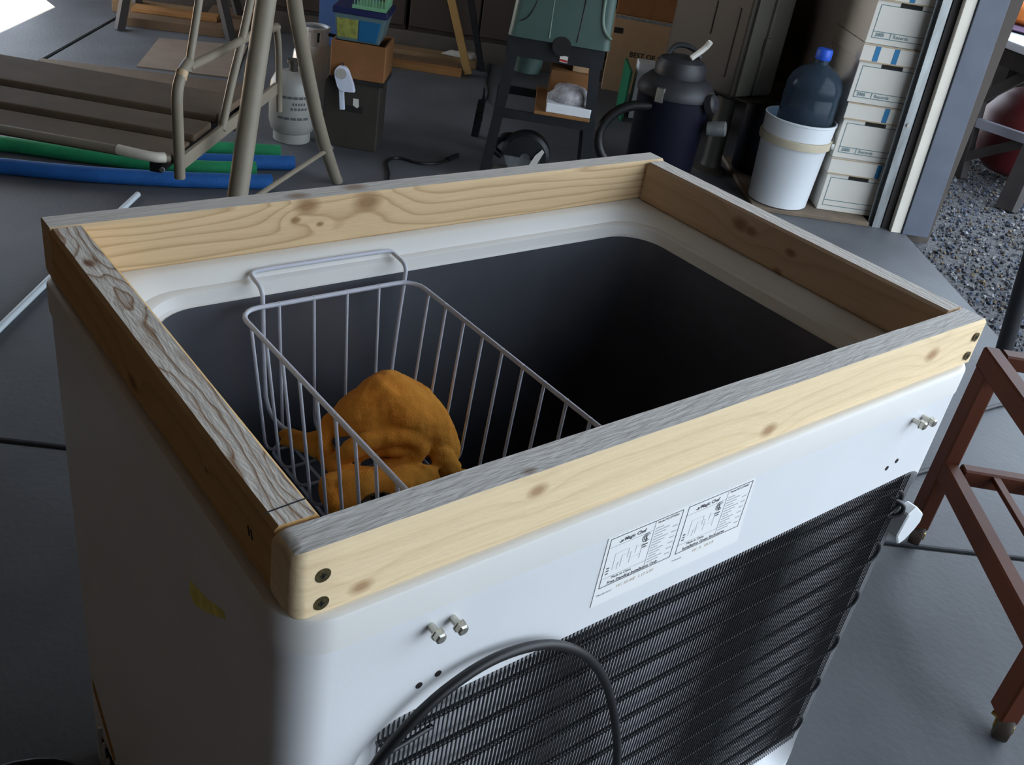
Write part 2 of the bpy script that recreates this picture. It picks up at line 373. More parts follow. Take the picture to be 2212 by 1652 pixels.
bm = BM(); tube(bm, [(.072, .004, .55), (.072, .004, .59), (.076, .002, .606), (.087, .001, .619), (.10, .001, .622), (.118, .002, .622), (.15, .008, .618)], .0028, 8, smooth=2); obj('capillary_tube', bm, M['coil'], fz, smooth=60)
bm = BM(); tube(bm, [(.0, -.012, .36), (.035, -.014, .52), (.068, -.018, .640), (.088, -.02, .668), (.109, -.02, .688), (.138, -.019, .703), (.178, -.017, .711), (.219, -.016, .706), (.256, -.016, .693), (.288, -.018, .672), (.316, -.02, .645), (.352, -.02, .592), (.387, -.02, .513), (.42, -.02, .411), (.43, -.02, .30), (.40, -.01, .16), (.36, .02, .12)], .0050, 10, smooth=2)
obj('power_cord', bm, M['rubber'], fz, smooth=60)
for x, z in ((.122, .771), (.144, .7695), (.840, .772), (.863, .770)):
    bm = BM(); q = Matrix.Rotation(R(90), 3, 'X'); lathe(bm, [(.0036, 0), (.0036, .011)], (x, .003, z), 10, q); lathe(bm, [(.0066, .010), (.0066, .0112), (.0056, .0112), (.0056, .0162), (.0040, .0178)], (x, .003, z), 6, q); obj('hinge_bolt', bm, M['zinc'], fz)
for x, z in ((.119, .702), (.138, .706), (.824, .702), (.843, .7075)):
    bm = BM(); lathe(bm, [(.0034, 0), (.0034, .0006)], (x, .003, z), 12, Matrix.Rotation(R(90), 3, 'X')); obj('hinge_hole', bm, M['hole'], fz)
bm = BM(); prism(bm, [Vector(p) for p in ((.934, 0, .590), (.952, 0, .598), (.982, 0, .575), (.984, 0, .560), (.975, 0, .548), (.957, 0, .535), (.943, 0, .533), (.928, 0, .552))], (0, -.006, 0), (0, .012, 0)); obj('coil_clip', bm, M['white'], fz, bevel=.002, seg=1)
# rating label
lb = BM(); loft(lb, [[(.316, y, .699), (.534, y, .697), (.529, y, .7865), (.317, y, .7865)] for y in (.0029, .0023)], True, True)
label = relabel(obj('rating_label', lb, M['paper'], fz), 'white printed rating label')
label_bm = {'ink': BM(), 'faint': BM(), 'lightink': BM(), 'tan_ink': BM()}
def bar(k, x0, z0, x1, z1):
    box(label_bm[k], ((x0+x1)/2, .00218, (z0+z1)/2), (abs(x1-x0), .0003, abs(z1-z0)))
def frame(k, x0, z0, x1, z1, t):
    bar(k, x0, z0, x1, z0+t); bar(k, x0, z1-t, x1, z1); bar(k, x0, z0, x0+t, z1); bar(k, x1-t, z0, x1, z1)
for px, dz in ((.3205, 0), (.4265, 0)):
    x0, x1, z0, z1 = px, px+.0985, .722, .7845
    frame('ink', x0, z0, x1, z1, .0007)
    bar('faint', x0+.060, z0+.006, x0+.0604, z1); bar('faint', x0, z1-.012, x0+.060, z1-.0116); bar('faint', x0, z0+.0115, x0+.060, z0+.0119)
    for k in range(13):
        z = z1-.0115-k*.0036; w_ = .012+.016*((k*37+11) % 10)/10
        bar('faint', x0+.0625, z, x0+.0625+w_*.8, z+.0011)
        if k > 1 and k % 2 == 0: bar('faint', x0+.088, z, x0+.095, z+.0011)
    # wiring diagram
    for a in ((.012, .040, .012, .020), (.012, .040, .030, .0405), (.030, .028, .0305, .040), (.022, .034, .034, .0345), (.022, .020, .0225, .034), (.034, .020, .0345, .034), (.018, .026, .026, .0265), (.018, .018, .0185, .0265), (.034, .026, .048, .0265), (.048, .020, .0485, .038), (.040, .038, .050, .0385), (.040, .030, .0405, .040)):
        bar('lightink', x0+a[0], z0+a[1], x0+a[2], z0+a[3])
    for k in range(3): bar('ink', x0+.004, z0+.0165+k*.0035, x0+.0075, z0+.0178+k*.0035)
    q = Matrix.Rotation(R(90), 3, 'X'); c = (x0+.0515, .0021, z1-.0175)
    for rr in (.0052, .0031):
        tube(label_bm['ink'], [(c[0]+rr*math.cos(R(a)), .00215, c[2]+rr*math.sin(R(a))) for a in range(35, 326, 20)], .0004, 4)
    bar('ink', c[0]-.0008, c[2]-.0055, c[0]+.0008, c[2]+.002); bar('ink', c[0]-.004, c[2]-.0095, c[0]+.004, c[2]-.0082); bar('ink', c[0]-.003, c[2]-.0125, c[0]+.003, c[2]-.0113)
    # leaf mark
    for a in (-30, 20, 70):
        prism(label_bm['ink'], [Vector((x0+.0165+math.cos(R(90+a))*l-math.sin(R(90+a))*s_, 0, z1-.0095+math.sin(R(90+a))*l+math.cos(R(90+a))*s_)) for l, s_ in ((0, 0), (.002, .0008), (.0045, 0), (.002, -.0008))], (0, .0021, 0), (0, .0024, 0))
for k, b_ in label_bm.items():
    if len(b_.verts): stuff(obj('print', b_, M[k], label))
    else: b_.free()
def ltext(s, x, z, size, m='ink', bold=0.0):
    text('lettering', s, size, M[m], Matrix.Translation((x, .0022, z)) @ Matrix.Rotation(R(90), 4, 'X'), label, bold)
for x0, a in ((.3205, 'Free Standing Installation Only'), (.4265, 'Installation Grate Enclosures')):
    ltext('Magic Chef', x0+.0195, .7755, .0063, 'ink', .00012); ltext('Model MCCF7WBX', x0+.0635, .7795, .0036)
    ltext('Made in China', x0+.014, .7295, .0046); ltext(a, x0+.010, .7235, .0056, 'ink', .00008)
ltext('Manufacturer', .320, .7115, .0038, 'faint'); ltext('MC 50-00E  1.12 6.0V', .346, .7125, .0058, 'tan_ink'); ltext('Tolerance', .4245, .7125, .0036, 'faint'); ltext('MC A   80.5.0', .455, .7135, .0058, 'tan_ink')
for o in bpy.data.objects:                                           # everything fixed to the back sheet sits on its face
    if o.parent == fz and o.name.split('.')[0] in ('hinge_bolt', 'hinge_hole', 'rating_label', 'coil_clip'): o.location.y -= .0065
# marks and vent on the left end
bm = BM(); prism(bm, [Vector((.0017, y, z)) for y, z in ((.189, .716), (.178, .719), (.150, .727), (.116, .743), (.110, .738), (.148, .712), (.178, .695), (.190, .699))], (-.0004, 0, 0), (0, 0, 0)); obj('scuff_mark', bm, M['yellow'], fz)
bm = BM(); prism(bm, [Vector((.0017, y, z)) for y, z in ((.580, .200), (.570, .196), (.504, .130), (.498, .118), (.504, .104), (.514, .112), (.580, .180))], (-.0004, 0, 0), (0, 0, 0)); obj('tape_strip', bm, M['orange'], fz)
bm = BM(); box(bm, (.001, .510, .055), (.003, .10, .09)); vent = obj('vent', bm, M['hole'], fz)
for k in range(6):
    y = .553-k*.0165; zt = .125-k*.016
    bm = BM(); tube(bm, [(-.0015, y, .012), (-.003, y, zt-.01), (-.001, y+.002, zt)], .0032, 6); obj('vent_slat', bm, M['slat'], vent, smooth=60)

for o in bpy.data.objects:
    if o.parent == fz and o.name.split('.')[0] in ('scuff_mark', 'tape_strip', 'vent'): o.location.x -= .0052
# ---------------------------------------------------------------- wooden collar
T, Hh = .0362, .0646
LT, DK = (.80, .60, .345), (.44, .25, .10)
wc = thing('wooden_collar', 'bare lumber frame of four boards screwed together on the open freezer rim', 'frame', (.47, .31, H))
def kn(*ks): return [k for k in ks]
wn = wood('pine_near', (.88, .69, .43), (.62, .42, .21), 58, (.006, -.13), .010, .28, kn((-.4150, -T/2, -.0175, .0075), (-.252, -T/2, .0155, .008), (.062, -T/2, -.0155, .0095), (.360, -T/2, .0065, .011)), seed=1.3)
wnt = wood('pine_near_sawn_skylit', (.74, .70, .645), (.52, .46, .39), 150, (.10, -.01), .010, .5, kn((-.258, -.010, Hh/2, .006)), gray=.3, bump=.45, seed=4.2, rough=.85, fibre=.25)  # top-face woods here and below: cool sky light greyed into the colour
wf = wood('pine_far', (.69, .50, .29), (.38, .23, .10), 95, (-.05, .055), .010, .62, kn((-.169, -T/2, .024, .0125), (-.082, -T/2, .020, .0155), (-.184, -T/2, .0065, .005), (-.150, -T/2, -.003, .004)), seed=2.1)
wft = wood('pine_far_sawn_skylit', (.70, .645, .57), (.52, .43, .33), 170, (.10, -.01), .008, .5, kn((-.175, -.004, Hh/2, .012), (-.09, .004, Hh/2, .013)), gray=.25, bump=.35, seed=8.2, rough=.85, fibre=.2)
wl = wood('pine_left', (.62, .40, .17), (.36, .19, .06), 55, (.10, -.10), .010, .35, kn((-.023, -T/2, -.016, .010), (.15, -T/2, .0, .003)), seed=6.4)
wlt = wood('pine_left_top_skylit', (.74, .68, .60), (.30, .155, .07), 88, (-.013, .018), .016, .95, kn((-.18, -.006, Hh/2, .006)), gray=.05, bump=.3, seed=3.2, rough=.8, nscale=(4.5, 15, 15))
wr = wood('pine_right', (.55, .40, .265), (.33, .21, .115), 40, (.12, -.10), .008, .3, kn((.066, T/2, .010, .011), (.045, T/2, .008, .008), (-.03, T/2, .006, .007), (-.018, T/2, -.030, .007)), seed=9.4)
wrt = wood('pine_right_sawn_skylit', (.73, .67, .60), (.56, .47, .38), 160, (.10, -.01), .008, .5, gray=.2, bump=.5, seed=5.5, rough=.85, fibre=.2)
def board(a, b, t, mats, dent=0, round_end=0):
    """board from a to b (outer top edge line), thickness t to the left of a->b; local X runs along it"""
    a = Vector((*a, 0)); b = Vector((*b, 0)); d = b-a; l = d.length; ang = math.atan2(d.y, d.x); nrm = Vector((-math.sin(ang), math.cos(ang), 0))
    c = (a+b)/2+nrm*t/2
    bm = BM(); nseg = 24
    rings = []
    for i in range(nseg+1):
        x = -l/2+l*i/nseg; j = (random.random()-.5)*.0007
        e = .0035
        sec = [(-t/2+e, -Hh/2), (t/2-e, -Hh/2), (t/2, -Hh/2+e), (t/2, Hh/2-e), (t/2-e+j, Hh/2), (-t/2+e+j, Hh/2), (-t/2, Hh/2-e), (-t/2, -Hh/2+e)]
        rings.append([(x, y, z) for y, z in sec])
    if round_end:
        for i, (k, ins) in enumerate(((0, round_end), )):
            base = rings[0]; new = []
            for dx, iy, iz in ((0, .0085, .007), (.0012, .0055, .0045), (.0038, .0025, .002), (.0075, .0008, .0006), (.012, 0, 0)):
                new.append([(-l/2+dx, p[1]+(iy if p[1] < 0 else -iy*.15), p[2]-math.copysign(iz, p[2])) for p in base])
            rings = new+rings[1:]
    loft(bm, rings, True, True)
    bmesh.ops.recalc_face_normals(bm, faces=bm.faces[:])
    for f in bm.faces:
        if f.normal.z > .8: f.material_index = 1  # upward faces take the wood tinted for sky light
    o = obj('board', bm, mats, wc, local=True, fix=False, smooth=42)
    o.location = c+Vector((0, 0, H+Hh/2+.0003))-wc.location; o.rotation_euler = (0, 0, ang)
    return o
bn = relabel(board((-.001, .001), (.941, .003), T, (wn, wnt), round_end=.006), 'pale board along the back with rough-sawn top greyed as by cool sky light')
bf = relabel(board((.003, .5835), (.946, .5865), T, (wf, wft)), 'far board with a row of dark knots')
bl = relabel(board((.0015, .5825), (.0015, .038), T, (wl, wlt)), 'left board with wavy brown grain on top')
br = relabel(board((.944, .040), (.9405, .581), T, (wr, wrt)), 'right board, shaded brown inner face')
for (x, z), s_ in (((.022, .866), .0052), ((.022, .839), .0052), ((.926, .869), .004), ((.925, .842), .004)):
    bm = BM(); q = Matrix.Rotation(R(90), 3, 'X'); lathe(bm, [(.0060, .0), (.0064, .0006), (.0020, .0006)], (x, .0013, z+.0003), 16, q, cap1=True)
    sc = obj('screw', bm, M['brassy'], wc)
    bm = BM(); box(bm, (x, .0006, z), (.0052, .0006, .0014)); box(bm, (x, .0006, z), (.0014, .0006, .0052)); obj('screw_slot', bm, M['hole'], sc)
def flat(pts, z, m, parent, name):
    bm = BM(); prism(bm, [Vector((*p, 0)) for p in pts], (0, 0, z), (0, 0, z+.0004)); return obj(name, bm, m, parent)
flat([(.003, .0545), (.003, .0558), (.037, .0580), (.037, .0567)], .8902, M['pencil'], bl, 'pencil_line')
for dy in (0, .005):
    bm = BM(); prism(bm, [Vector((.0017, y, z)) for y, z in ((.072+dy, .852), (.0734+dy, .852), (.0760+dy, .860), (.0746+dy, .860))], (-.0008, 0, 0), (0, 0, 0)); obj('grade_stamp', bm, M['pencil'], bl)

# ---------------------------------------------------------------- wire basket in the freezer
wb = thing('wire_basket', 'white wire basket hooked over the far freezer rim, orange cloth inside', 'basket', (.305, .31, .62))
ZR, ZB = .792, .612; X0, X1, Y0, Y1 = .182, .428, .098, .512; x0, x1, y0, y1 = .200, .412, .118, .497
bm = BM(); tube(bm, [(x, y, ZR) for x, y in rrect(X0, Y0, X1, Y1, .026, 5)], .0031, 8, closed=True); obj('rim_wire', bm, M['basket'], wb, smooth=60)
def uwire(a, b, c, d, r=.0021):
    a, b, c, d = map(Vector, (a, b, c, d)); q = .018
    pts = [a, b+(a-b).normalized()*q, b+(c-b).normalized()*q, c+(b-c).normalized()*q, c+(d-c).normalized()*q, d]
    full = []
    for i in (0, 1): full.append(pts[i])
    for t in (.25, .5, .75): full.append(pts[1]*(1-t)**2+b*2*t*(1-t)+pts[2]*t*t)
    full += [pts[2], pts[3]]
    for t in (.25, .5, .75): full.append(pts[3]*(1-t)**2+c*2*t*(1-t)+pts[4]*t*t)
    full += [pts[4], d]
    bm = BM(); tube(bm, full, r, 8); return obj('wire', bm, M['basket'], wb, smooth=60)
for k in range(9):
    y = .475-k*.0405; yb = .465-k*.0405
    uwire((X0, y, ZR+.003), (x0, yb, ZB), (x1, yb, ZB), (X1, y, ZR+.003))
for k in range(4):
    x = .235+k*.0465; xb = .238+k*.0455
    uwire((x, Y1, ZR+.003), (xb, y1, ZB-.0042), (xb, y0, ZB-.0042), (x, Y0, ZR+.003))
bm = BM(); tube(bm, [(x, y, ZB-.0042*2) for x, y in rrect(x0+.012, y0+.012, x1-.012, y1-.012, .02, 4)], .0022, 8, closed=True); obj('base_wire', bm, M['basket'], wb, smooth=60)
def handle(yw, yt, s_):
    pts = [(.2505, yw-.048*s_, ZB+.002), (.2205, yw-.008*s_, ZB+.022), (.2185, yw, ZB+.10), (.217, yw+.002*s_, ZR), (.2162, yw+.003*s_, ZR+.020), (.2165, yt-.004*s_, .8145), (.2195, yt, .8178), (.232, yt+.001*s_, .8185), (.400, yt+.001*s_, .8185), (.4155, yt, .8178), (.4185, yt-.004*s_, .8145), (.419, yw+.003*s_, ZR+.020), (.417, yw+.002*s_, ZR), (.411, yw, ZB+.10), (.403, yw-.008*s_, ZB+.022), (.375, yw-.048*s_, ZB+.002)]
    bm = BM(); tube(bm, pts, .0029, 8, smooth=2); obj('hook_handle', bm, M['basket'], wb, smooth=60)
handle(.516, .5545, 1); handle(.094, .0655, -1)

# ---------------------------------------------------------------- orange cloth and black pouch in the basket
HOOD = [[(0.291, 0.4681, 0.635), (0.2711, 0.4351, 0.675), (0.2545, 0.4097, 0.695), (0.2465, 0.4077, 0.685), (0.2491, 0.4137, 0.66)], [(0.3483, 0.5097, 0.635), (0.3056, 0.4417, 0.7), (0.283, 0.3997, 0.73), (0.2629, 0.3785, 0.715), (0.2563, 0.3789, 0.68)], [(0.397, 0.508, 0.65), (0.3399, 0.4315, 0.735), (0.3163, 0.3901, 0.76), (0.2929, 0.362, 0.73), (0.2944, 0.3483, 0.695)], [(0.4353, 0.4891, 0.64), (0.3786, 0.4149, 0.725), (0.3478, 0.3656, 0.75), (0.3185, 0.3292, 0.72), (0.3197, 0.3446, 0.69)], [(0.4445, 0.425, 0.63), (0.4085, 0.3781, 0.69), (0.383, 0.3444, 0.71), (0.3599, 0.3262, 0.69), (0.3541, 0.3279, 0.665)], [(0.4259, 0.3625, 0.622), (0.4148, 0.3471, 0.65), (0.3978, 0.3251, 0.662), (0.3809, 0.3133, 0.65), (0.386, 0.328, 0.635)]]
FLAP = [[(0.221, 0.3656, 0.635), (0.2122, 0.3508, 0.655), (0.21, 0.3347, 0.65), (0.2044, 0.3161, 0.628)], [(0.2635, 0.353, 0.64), (0.2502, 0.3321, 0.662), (0.2445, 0.3156, 0.655), (0.2427, 0.3036, 0.63)], [(0.3137, 0.3392, 0.64), (0.3006, 0.321, 0.66), (0.295, 0.3052, 0.652), (0.2945, 0.295, 0.628)], [(0.3619, 0.3288, 0.635), (0.3503, 0.3098, 0.655), (0.3535, 0.3023, 0.645), (0.3495, 0.298, 0.628)]]
FOLDS = [([(0.2434, 0.366, 0.655), (0.258, 0.354, 0.68), (0.2949, 0.3485, 0.69), (0.3306, 0.3421, 0.685), (0.3396, 0.3343, 0.668), (0.3193, 0.3396, 0.652), (0.2929, 0.3499, 0.65)], [0.01, 0.014, 0.017, 0.017, 0.015, 0.013, 0.01]), ([(0.2665, 0.3602, 0.655), (0.2811, 0.3543, 0.668), (0.3066, 0.3436, 0.672), (0.3282, 0.34, 0.665)], [0.008, 0.01, 0.011, 0.008]), ([(0.2559, 0.4118, 0.69), (0.2459, 0.4017, 0.672), (0.2366, 0.3801, 0.658), (0.2423, 0.3557, 0.652), (0.2741, 0.3392, 0.648), (0.3098, 0.3336, 0.645)], [0.01, 0.012, 0.013, 0.013, 0.011, 0.008]), ([(0.3624, 0.3502, 0.66), (0.3637, 0.3234, 0.658), (0.3717, 0.3084, 0.642), (0.3725, 0.3031, 0.636)], [0.012, 0.017, 0.016, 0.01]), ([(0.2591, 0.4224, 0.655), (0.2419, 0.4373, 0.645), (0.2309, 0.4654, 0.636), (0.2266, 0.4811, 0.633)], [0.013, 0.012, 0.01, 0.006]), ([(0.2424, 0.4077, 0.645), (0.2345, 0.4345, 0.637), (0.2215, 0.4624, 0.63)], [0.01, 0.009, 0.006]), ([(0.3627, 0.314, 0.634), (0.3933, 0.3112, 0.628), (0.407, 0.3097, 0.626)], [0.01, 0.008, 0.005]), ([(0.2035, 0.3204, 0.632), (0.2098, 0.3371, 0.645), (0.2245, 0.3399, 0.655), (0.2605, 0.3275, 0.655), (0.3086, 0.3217, 0.65), (0.3458, 0.3164, 0.645)], [0.012, 0.014, 0.013, 0.011, 0.01, 0.008]), ([(0.308, 0.3583, 0.715), (0.3206, 0.3499, 0.7), (0.335, 0.3405, 0.695)], [0.006, 0.008, 0.007])]
def clampc(p): return Vector((min(max(p[0], .216), .403), min(p[1], .478), max(p[2]-.002, .622)))
def bspline(g, nu, nv, t):
    """thick sheet over a uniform cubic B-spline control grid (ends doubled so it reaches its border)"""
    g = [[clampc(p) for p in r] for r in g]
    def ext(a): return [a[0]*2-a[1] if not isinstance(a[0], list) else None]+a+[a[-1]*2-a[-2]]
    def b(u): return ((1-u)**3/6, (3*u**3-6*u*u+4)/6, (-3*u**3+3*u*u+3*u+1)/6, u**3/6)
    rows = [ext(r) for r in g]
    top = [rows[0][k]*2-rows[1][k] for k in range(len(rows[0]))]; bot = [rows[-1][k]*2-rows[-2][k] for k in range(len(rows[0]))]
    rows = [top]+rows+[bot]; nr, nc = len(rows)-3, len(rows[0])-3
    pts = []
    for i in range(nu+1):
        u = min(i/nu*nr, nr-1e-6); iu = int(u); bu = b(u-iu); line = []
        for j in range(nv+1):
            v = min(j/nv*nc, nc-1e-6); jv = int(v); bv = b(v-jv); p = Vector()
            for a in range(4):
                for c in range(4): p += rows[iu+a][jv+c]*bu[a]*bv[c]
            line.append(p)
        pts.append(line)
    bm = BM(); A = []; B = []
    for i in range(nu+1):
        ra = []; rb = []
        for j in range(nv+1):
            du = pts[min(i+1, nu)][j]-pts[max(i-1, 0)][j]; dv_ = pts[i][min(j+1, nv)]-pts[i][max(j-1, 0)]; n = du.cross(dv_); n.normalize()
            ra.append(bm.verts.new(pts[i][j]+n*t/2)); rb.append(bm.verts.new(pts[i][j]-n*t/2))
        A.append(ra); B.append(rb)
    for i in range(nu):
        for j in range(nv):
            bm.faces.new((A[i][j], A[i+1][j], A[i+1][j+1], A[i][j+1])); bm.faces.new((B[i][j], B[i][j+1], B[i+1][j+1], B[i+1][j]))
    for i in range(nu):
        for j in (0, nv): bm.faces.new((A[i][j], B[i][j], B[i+1][j], A[i+1][j]))
    for j in range(nv):
        for i in (0, nu): bm.faces.new((A[i][j], A[i][j+1], B[i][j+1], B[i][j]))
    bmesh.ops.recalc_face_normals(bm, faces=bm.faces[:]); return bm
HOOD[2][3] = (HOOD[2][3][0], HOOD[2][3][1], HOOD[2][3][2]-.016); HOOD[3][2] = (HOOD[3][2][0], HOOD[3][2][1], HOOD[3][2][2]-.022); HOOD[4][3] = (HOOD[4][3][0], HOOD[4][3][1], HOOD[4][3][2]+.012)
cl_bm = bspline(HOOD, 30, 26, .007)
def merge(dst, src):
    me_ = bpy.data.meshes.new('m'); src.to_mesh(me_); src.free(); dst.from_mesh(me_); bpy.data.meshes.remove(me_)
merge(cl_bm, bspline(FLAP, 22, 18, .007))
for pts_, rr in FOLDS:
    b_ = BM(); n_ = len(pts_); q = [clampc(p) for p in pts_]
    P3 = []; r3 = []
    for i in range(n_-1):
        p0, p1, p2, p3 = q[max(i-1, 0)], q[i], q[i+1], q[min(i+2, n_-1)]
        for k in range(6):
            t = k/6; P3.append(.5*((2*p1)+(p2-p0)*t+(2*p0-5*p1+4*p2-p3)*t*t+(3*p1-p0-3*p2+p3)*t**3)); r3.append(rr[i]+(rr[i+1]-rr[i])*t)
    P3.append(q[-1]); r3.append(rr[-1]); r3 = [x*.84 for x in r3]
    d0 = (P3[0]-P3[1]).normalized(); d1 = (P3[-1]-P3[-2]).normalized()
    P3 = [P3[0]+d0*r3[0]*.8]+P3+[P3[-1]+d1*r3[-1]*.8]; r3 = [r3[0]*.45]+r3+[r3[-1]*.45]
    P3 = [Vector((p.x, p.y, max(p.z, .6185+r_*.8))) for p, r_ in zip(P3, r3)]
    tube(b_, P3, r3, 14); bmesh.ops.recalc_face_normals(b_, faces=b_.faces[:]); merge(cl_bm, b_)
clo = obj('cloth', cl_bm, M['cloth'], fix=False)
md = clo.modifiers.new('r', 'REMESH'); md.mode = 'VOXEL'; md.voxel_size = .0021
md = clo.modifiers.new('s', 'SMOOTH'); md.factor = .5; md.iterations = 3
tx = bpy.data.textures.new('crease', 'CLOUDS'); tx.noise_scale = .028; tx.noise_depth = 2
md = clo.modifiers.new('d', 'DISPLACE'); md.texture = tx; md.strength = .009; md.mid_level = .5; md.texture_coords = 'LOCAL'
md = clo.modifiers.new('s2', 'SMOOTH'); md.factor = .5; md.iterations = 2
dg = bpy.context.evaluated_depsgraph_get(); me_ = bpy.data.meshes.new_from_object(clo.evaluated_get(dg)); clo.modifiers.clear(); clo.data = me_; me_.name = 'cloth'
org = Vector((.305, .37, .6165)); zmin = min(v_.co.z for v_ in me_.vertices)
me_.transform(Matrix.Translation(Vector((0, 0, .6150-zmin)))); me_.transform(Matrix.Translation(-org)); clo.location = org
for p in me_.polygons: p.use_smooth = True
tag(clo, 'crumpled orange brown cloth lying in the white wire basket', 'cloth')
bm = BM(); loft(bm, [[(x, y, z) for x, y in rrect(.218-k, .228-k, .272+k, .290+k, .022)] for k, z in ((-.006, .6150), (0, .622), (.001, .648), (-.004, .659), (-.014, .664))], True, True); single('black_pouch', bm, M['rubber'], 'black pouch beside the orange cloth, mostly hidden by the back board', 'pouch', (.245, .26, .615), smooth=50)

# ---------------------------------------------------------------- left background: patio swing, noodles, pipe
CAMK = Vector((-.2407, -.4497, 1.3537))
Q0 = Vector((.6022, 1.8110, 0)); Lx = Vector((.7413, -.6712, 0)); Dx = Vector((.6712, .7413, 0))
def SL(l, d, z): return Q0+Lx*l+Dx*d+Vector((0, 0, z))
sf = thing('patio_swing', 'taupe tubular frame legs of a patio swing standing behind the freezer', 'swing', SL(.1, .5, 0))
def tleg(name, pts, r, lab=None):
    bm = BM(); tube(bm, pts, r, 14, smooth=2); o = obj(name, bm, M['tube'], sf, smooth=60); return o
tleg('leg', [SL(.1, -.035, .0), SL(.1, .141, .37), SL(.1, .248, .602), SL(.1, .354, .815), SL(.1, .455, 1.03)], .0265)
tleg('leg', [SL(.1, 1.30, .0), SL(.1, 1.255, .035), SL(.1, .983, .294), SL(.1, .80, .52), SL(.1, .674, .687), SL(.1, .615, .774), SL(.1, .49, 1.03)], .0225)
tleg('brace', [SL(.1, .10, .325), SL(.1, .454, .277), SL(.1, 1.134, .179)], .0075)
bm = BM(); tube(bm, [SL(.1, 1.12, .181), SL(.1, 1.16, .176)], .012, 8); obj('bolt', bm, M['galv'], sf)
tleg('top_beam', [SL(.14, .475, 1.04), SL(-1.5, .475, 1.04)], .026)
tleg('leg', [SL(-1.5, -.035, .0), SL(-1.5, .455, 1.03)], .0265); tleg('leg', [SL(-1.5, 1.30, .0), SL(-1.5, .49, 1.03)], .0225)
ss = thing('hanging_bench', 'brown slatted swing bench seat hung in the taupe tube frame', 'bench', SL(-.5, .3, .45))
def spart(name, pts, r, m='tube', sm=2, seg=10):
    bm = BM(); tube(bm, pts, r, seg, smooth=sm); return obj(name, bm, M[m], ss, smooth=60)
spart('arm_post', [SL(0, 0, .435), SL(0, -.002, .56), SL(0, -.006, .648), SL(0, .030, .685), SL(0, .060, .697), SL(0, .075, .70)], .0135)
spart('arm_post_sleeve', [SL(0, .02, .672), SL(0, .034, .689)], .0142, 'rust', 0)
spart('hanger_rod', [SL(0, .068, .680), SL(0, .149, .831), SL(0, .24, 1.03)], .0095, sm=0)
spart('armrest', [SL(0, .070, .689), SL(0, .30, .680), SL(0, .557, .673), SL(0, .80, .650)], .0115, sm=0)
spart('back_post', [SL(0, .30, .47), SL(0, .38, .578), SL(0, .456, .661), SL(0, .553, .79), SL(0, .62, .90)], .0115)
spart('rear_post', [SL(0, .842, .378), SL(0, .832, .50), SL(0, .815, .60), SL(0, .795, .64), SL(0, .79, .66)], .0105)
bm = BM(); beam(bm, SL(0, .0, .470), SL(0, .80, .462), .012, .036); obj('side_rail', bm, M['tube'], ss, bevel=.003)
spart('front_rail', [SL(-.022, -.005, .485), SL(-.04, -.022, .485), SL(-.07, -.026, .487), SL(-.15, -.020, .489), SL(-1.3, -.018, .489)], .011)
spart('rail_highlight', [SL(-.030, -.012, .4862), SL(-.045, -.0235, .4865), SL(-.075, -.0275, .488), SL(-.125, -.024, .4892), SL(-.142, -.021, .4893)], .0128, 'trimwhite')  # pale tube painting the highlight on the rail's lit end
bm = BM(); tube(bm, [SL(-.03, -.03, .462), SL(-.03, -.036, .462)], .006, 8); obj('bolt', bm, M['galv'], ss)
for d0, d1, zz in ((-.008, .120, .478), (.147, .275, .486), (.315, .535, .490)):
    bm = BM(); a = SL(-1.35, (d0+d1)/2, zz); b = SL(-.018, (d0+d1)/2, zz); beam(bm, a, b, d1-d0, .022); obj('slat', bm, M['seat'], ss, bevel=.006)
bm = BM(); beam(bm, SL(-1.35, .555, .46), SL(-.02, .555, .46), .03, .03); obj('rear_rail', bm, M['stand'], ss)
bm = BM(); beam(bm, SL(-.6, .0, .45), SL(-.6, .55, .45), .03, .03); obj('cross_rail', bm, M['stand'], ss)
bm = BM(); beam(bm, SL(-.06, .0, .452), SL(-.06, .55, .452), .03, .025); obj('cross_rail', bm, M['stand'], ss)
def noodle(pts, m, label):
    bm = BM(); tube(bm, [Vector((x, y, .0275)) for x, y in pts], .0275, 14, smooth=2)
    return single('pool_noodle', bm, M[m], label, 'pool noodle', (pts[0][0], pts[0][1], 0), smooth=60, group='pool noodles under the swing')
noodle([(-.25, 3.55), (.424, 3.345), (.695, 3.138), (.893, 2.995), (1.072, 2.890), (1.274, 2.835)], 'green', 'green foam pool noodle along the swing seat, next to the front blue one')
noodle([(.60, 3.33), (.959, 3.185), (1.109, 3.115), (1.271, 3.055), (1.446, 2.985)], 'green', 'green foam pool noodle furthest back, its end beyond the swing leg')
noodle([(-.25, 3.36), (.374, 3.111), (.641, 2.947), (.845, 2.851), (1.059, 2.765), (1.275, 2.700)], 'blue', 'blue foam pool noodle in front, running along the floor nearest the freezer')
noodle([(1.05, 2.99), (1.16, 2.948), (1.30, 2.905), (1.444, 2.86)], 'blue', 'short visible end of blue pool noodle poking out behind the thick swing leg')
bm = BM(); tube(bm, [SW(.9, -1.06, .010), SW(2.3, -1.02, .010), SW(2.68, -1.005, .010)], .010, 10)
single('plastic_pipe', bm, M['pipe'], 'thin white pipe lying on the dark floor left of the freezer', 'pipe', SW(1.9, -1.03, 0), smooth=60)
bm = BM(); tube(bm, [(-.30, .60, .007), (-.15, .66, .007), (-.04, .62, .007), (.0-.02, .54, .007), (-.12, .40, .007), (-.30, .36, .007)], .007, 8, smooth=2)
single('black_hose', bm, M['rubber'], 'black cable loop on the floor at the bottom left of the freezer', 'cable', (-.15, .5, 0), smooth=60)

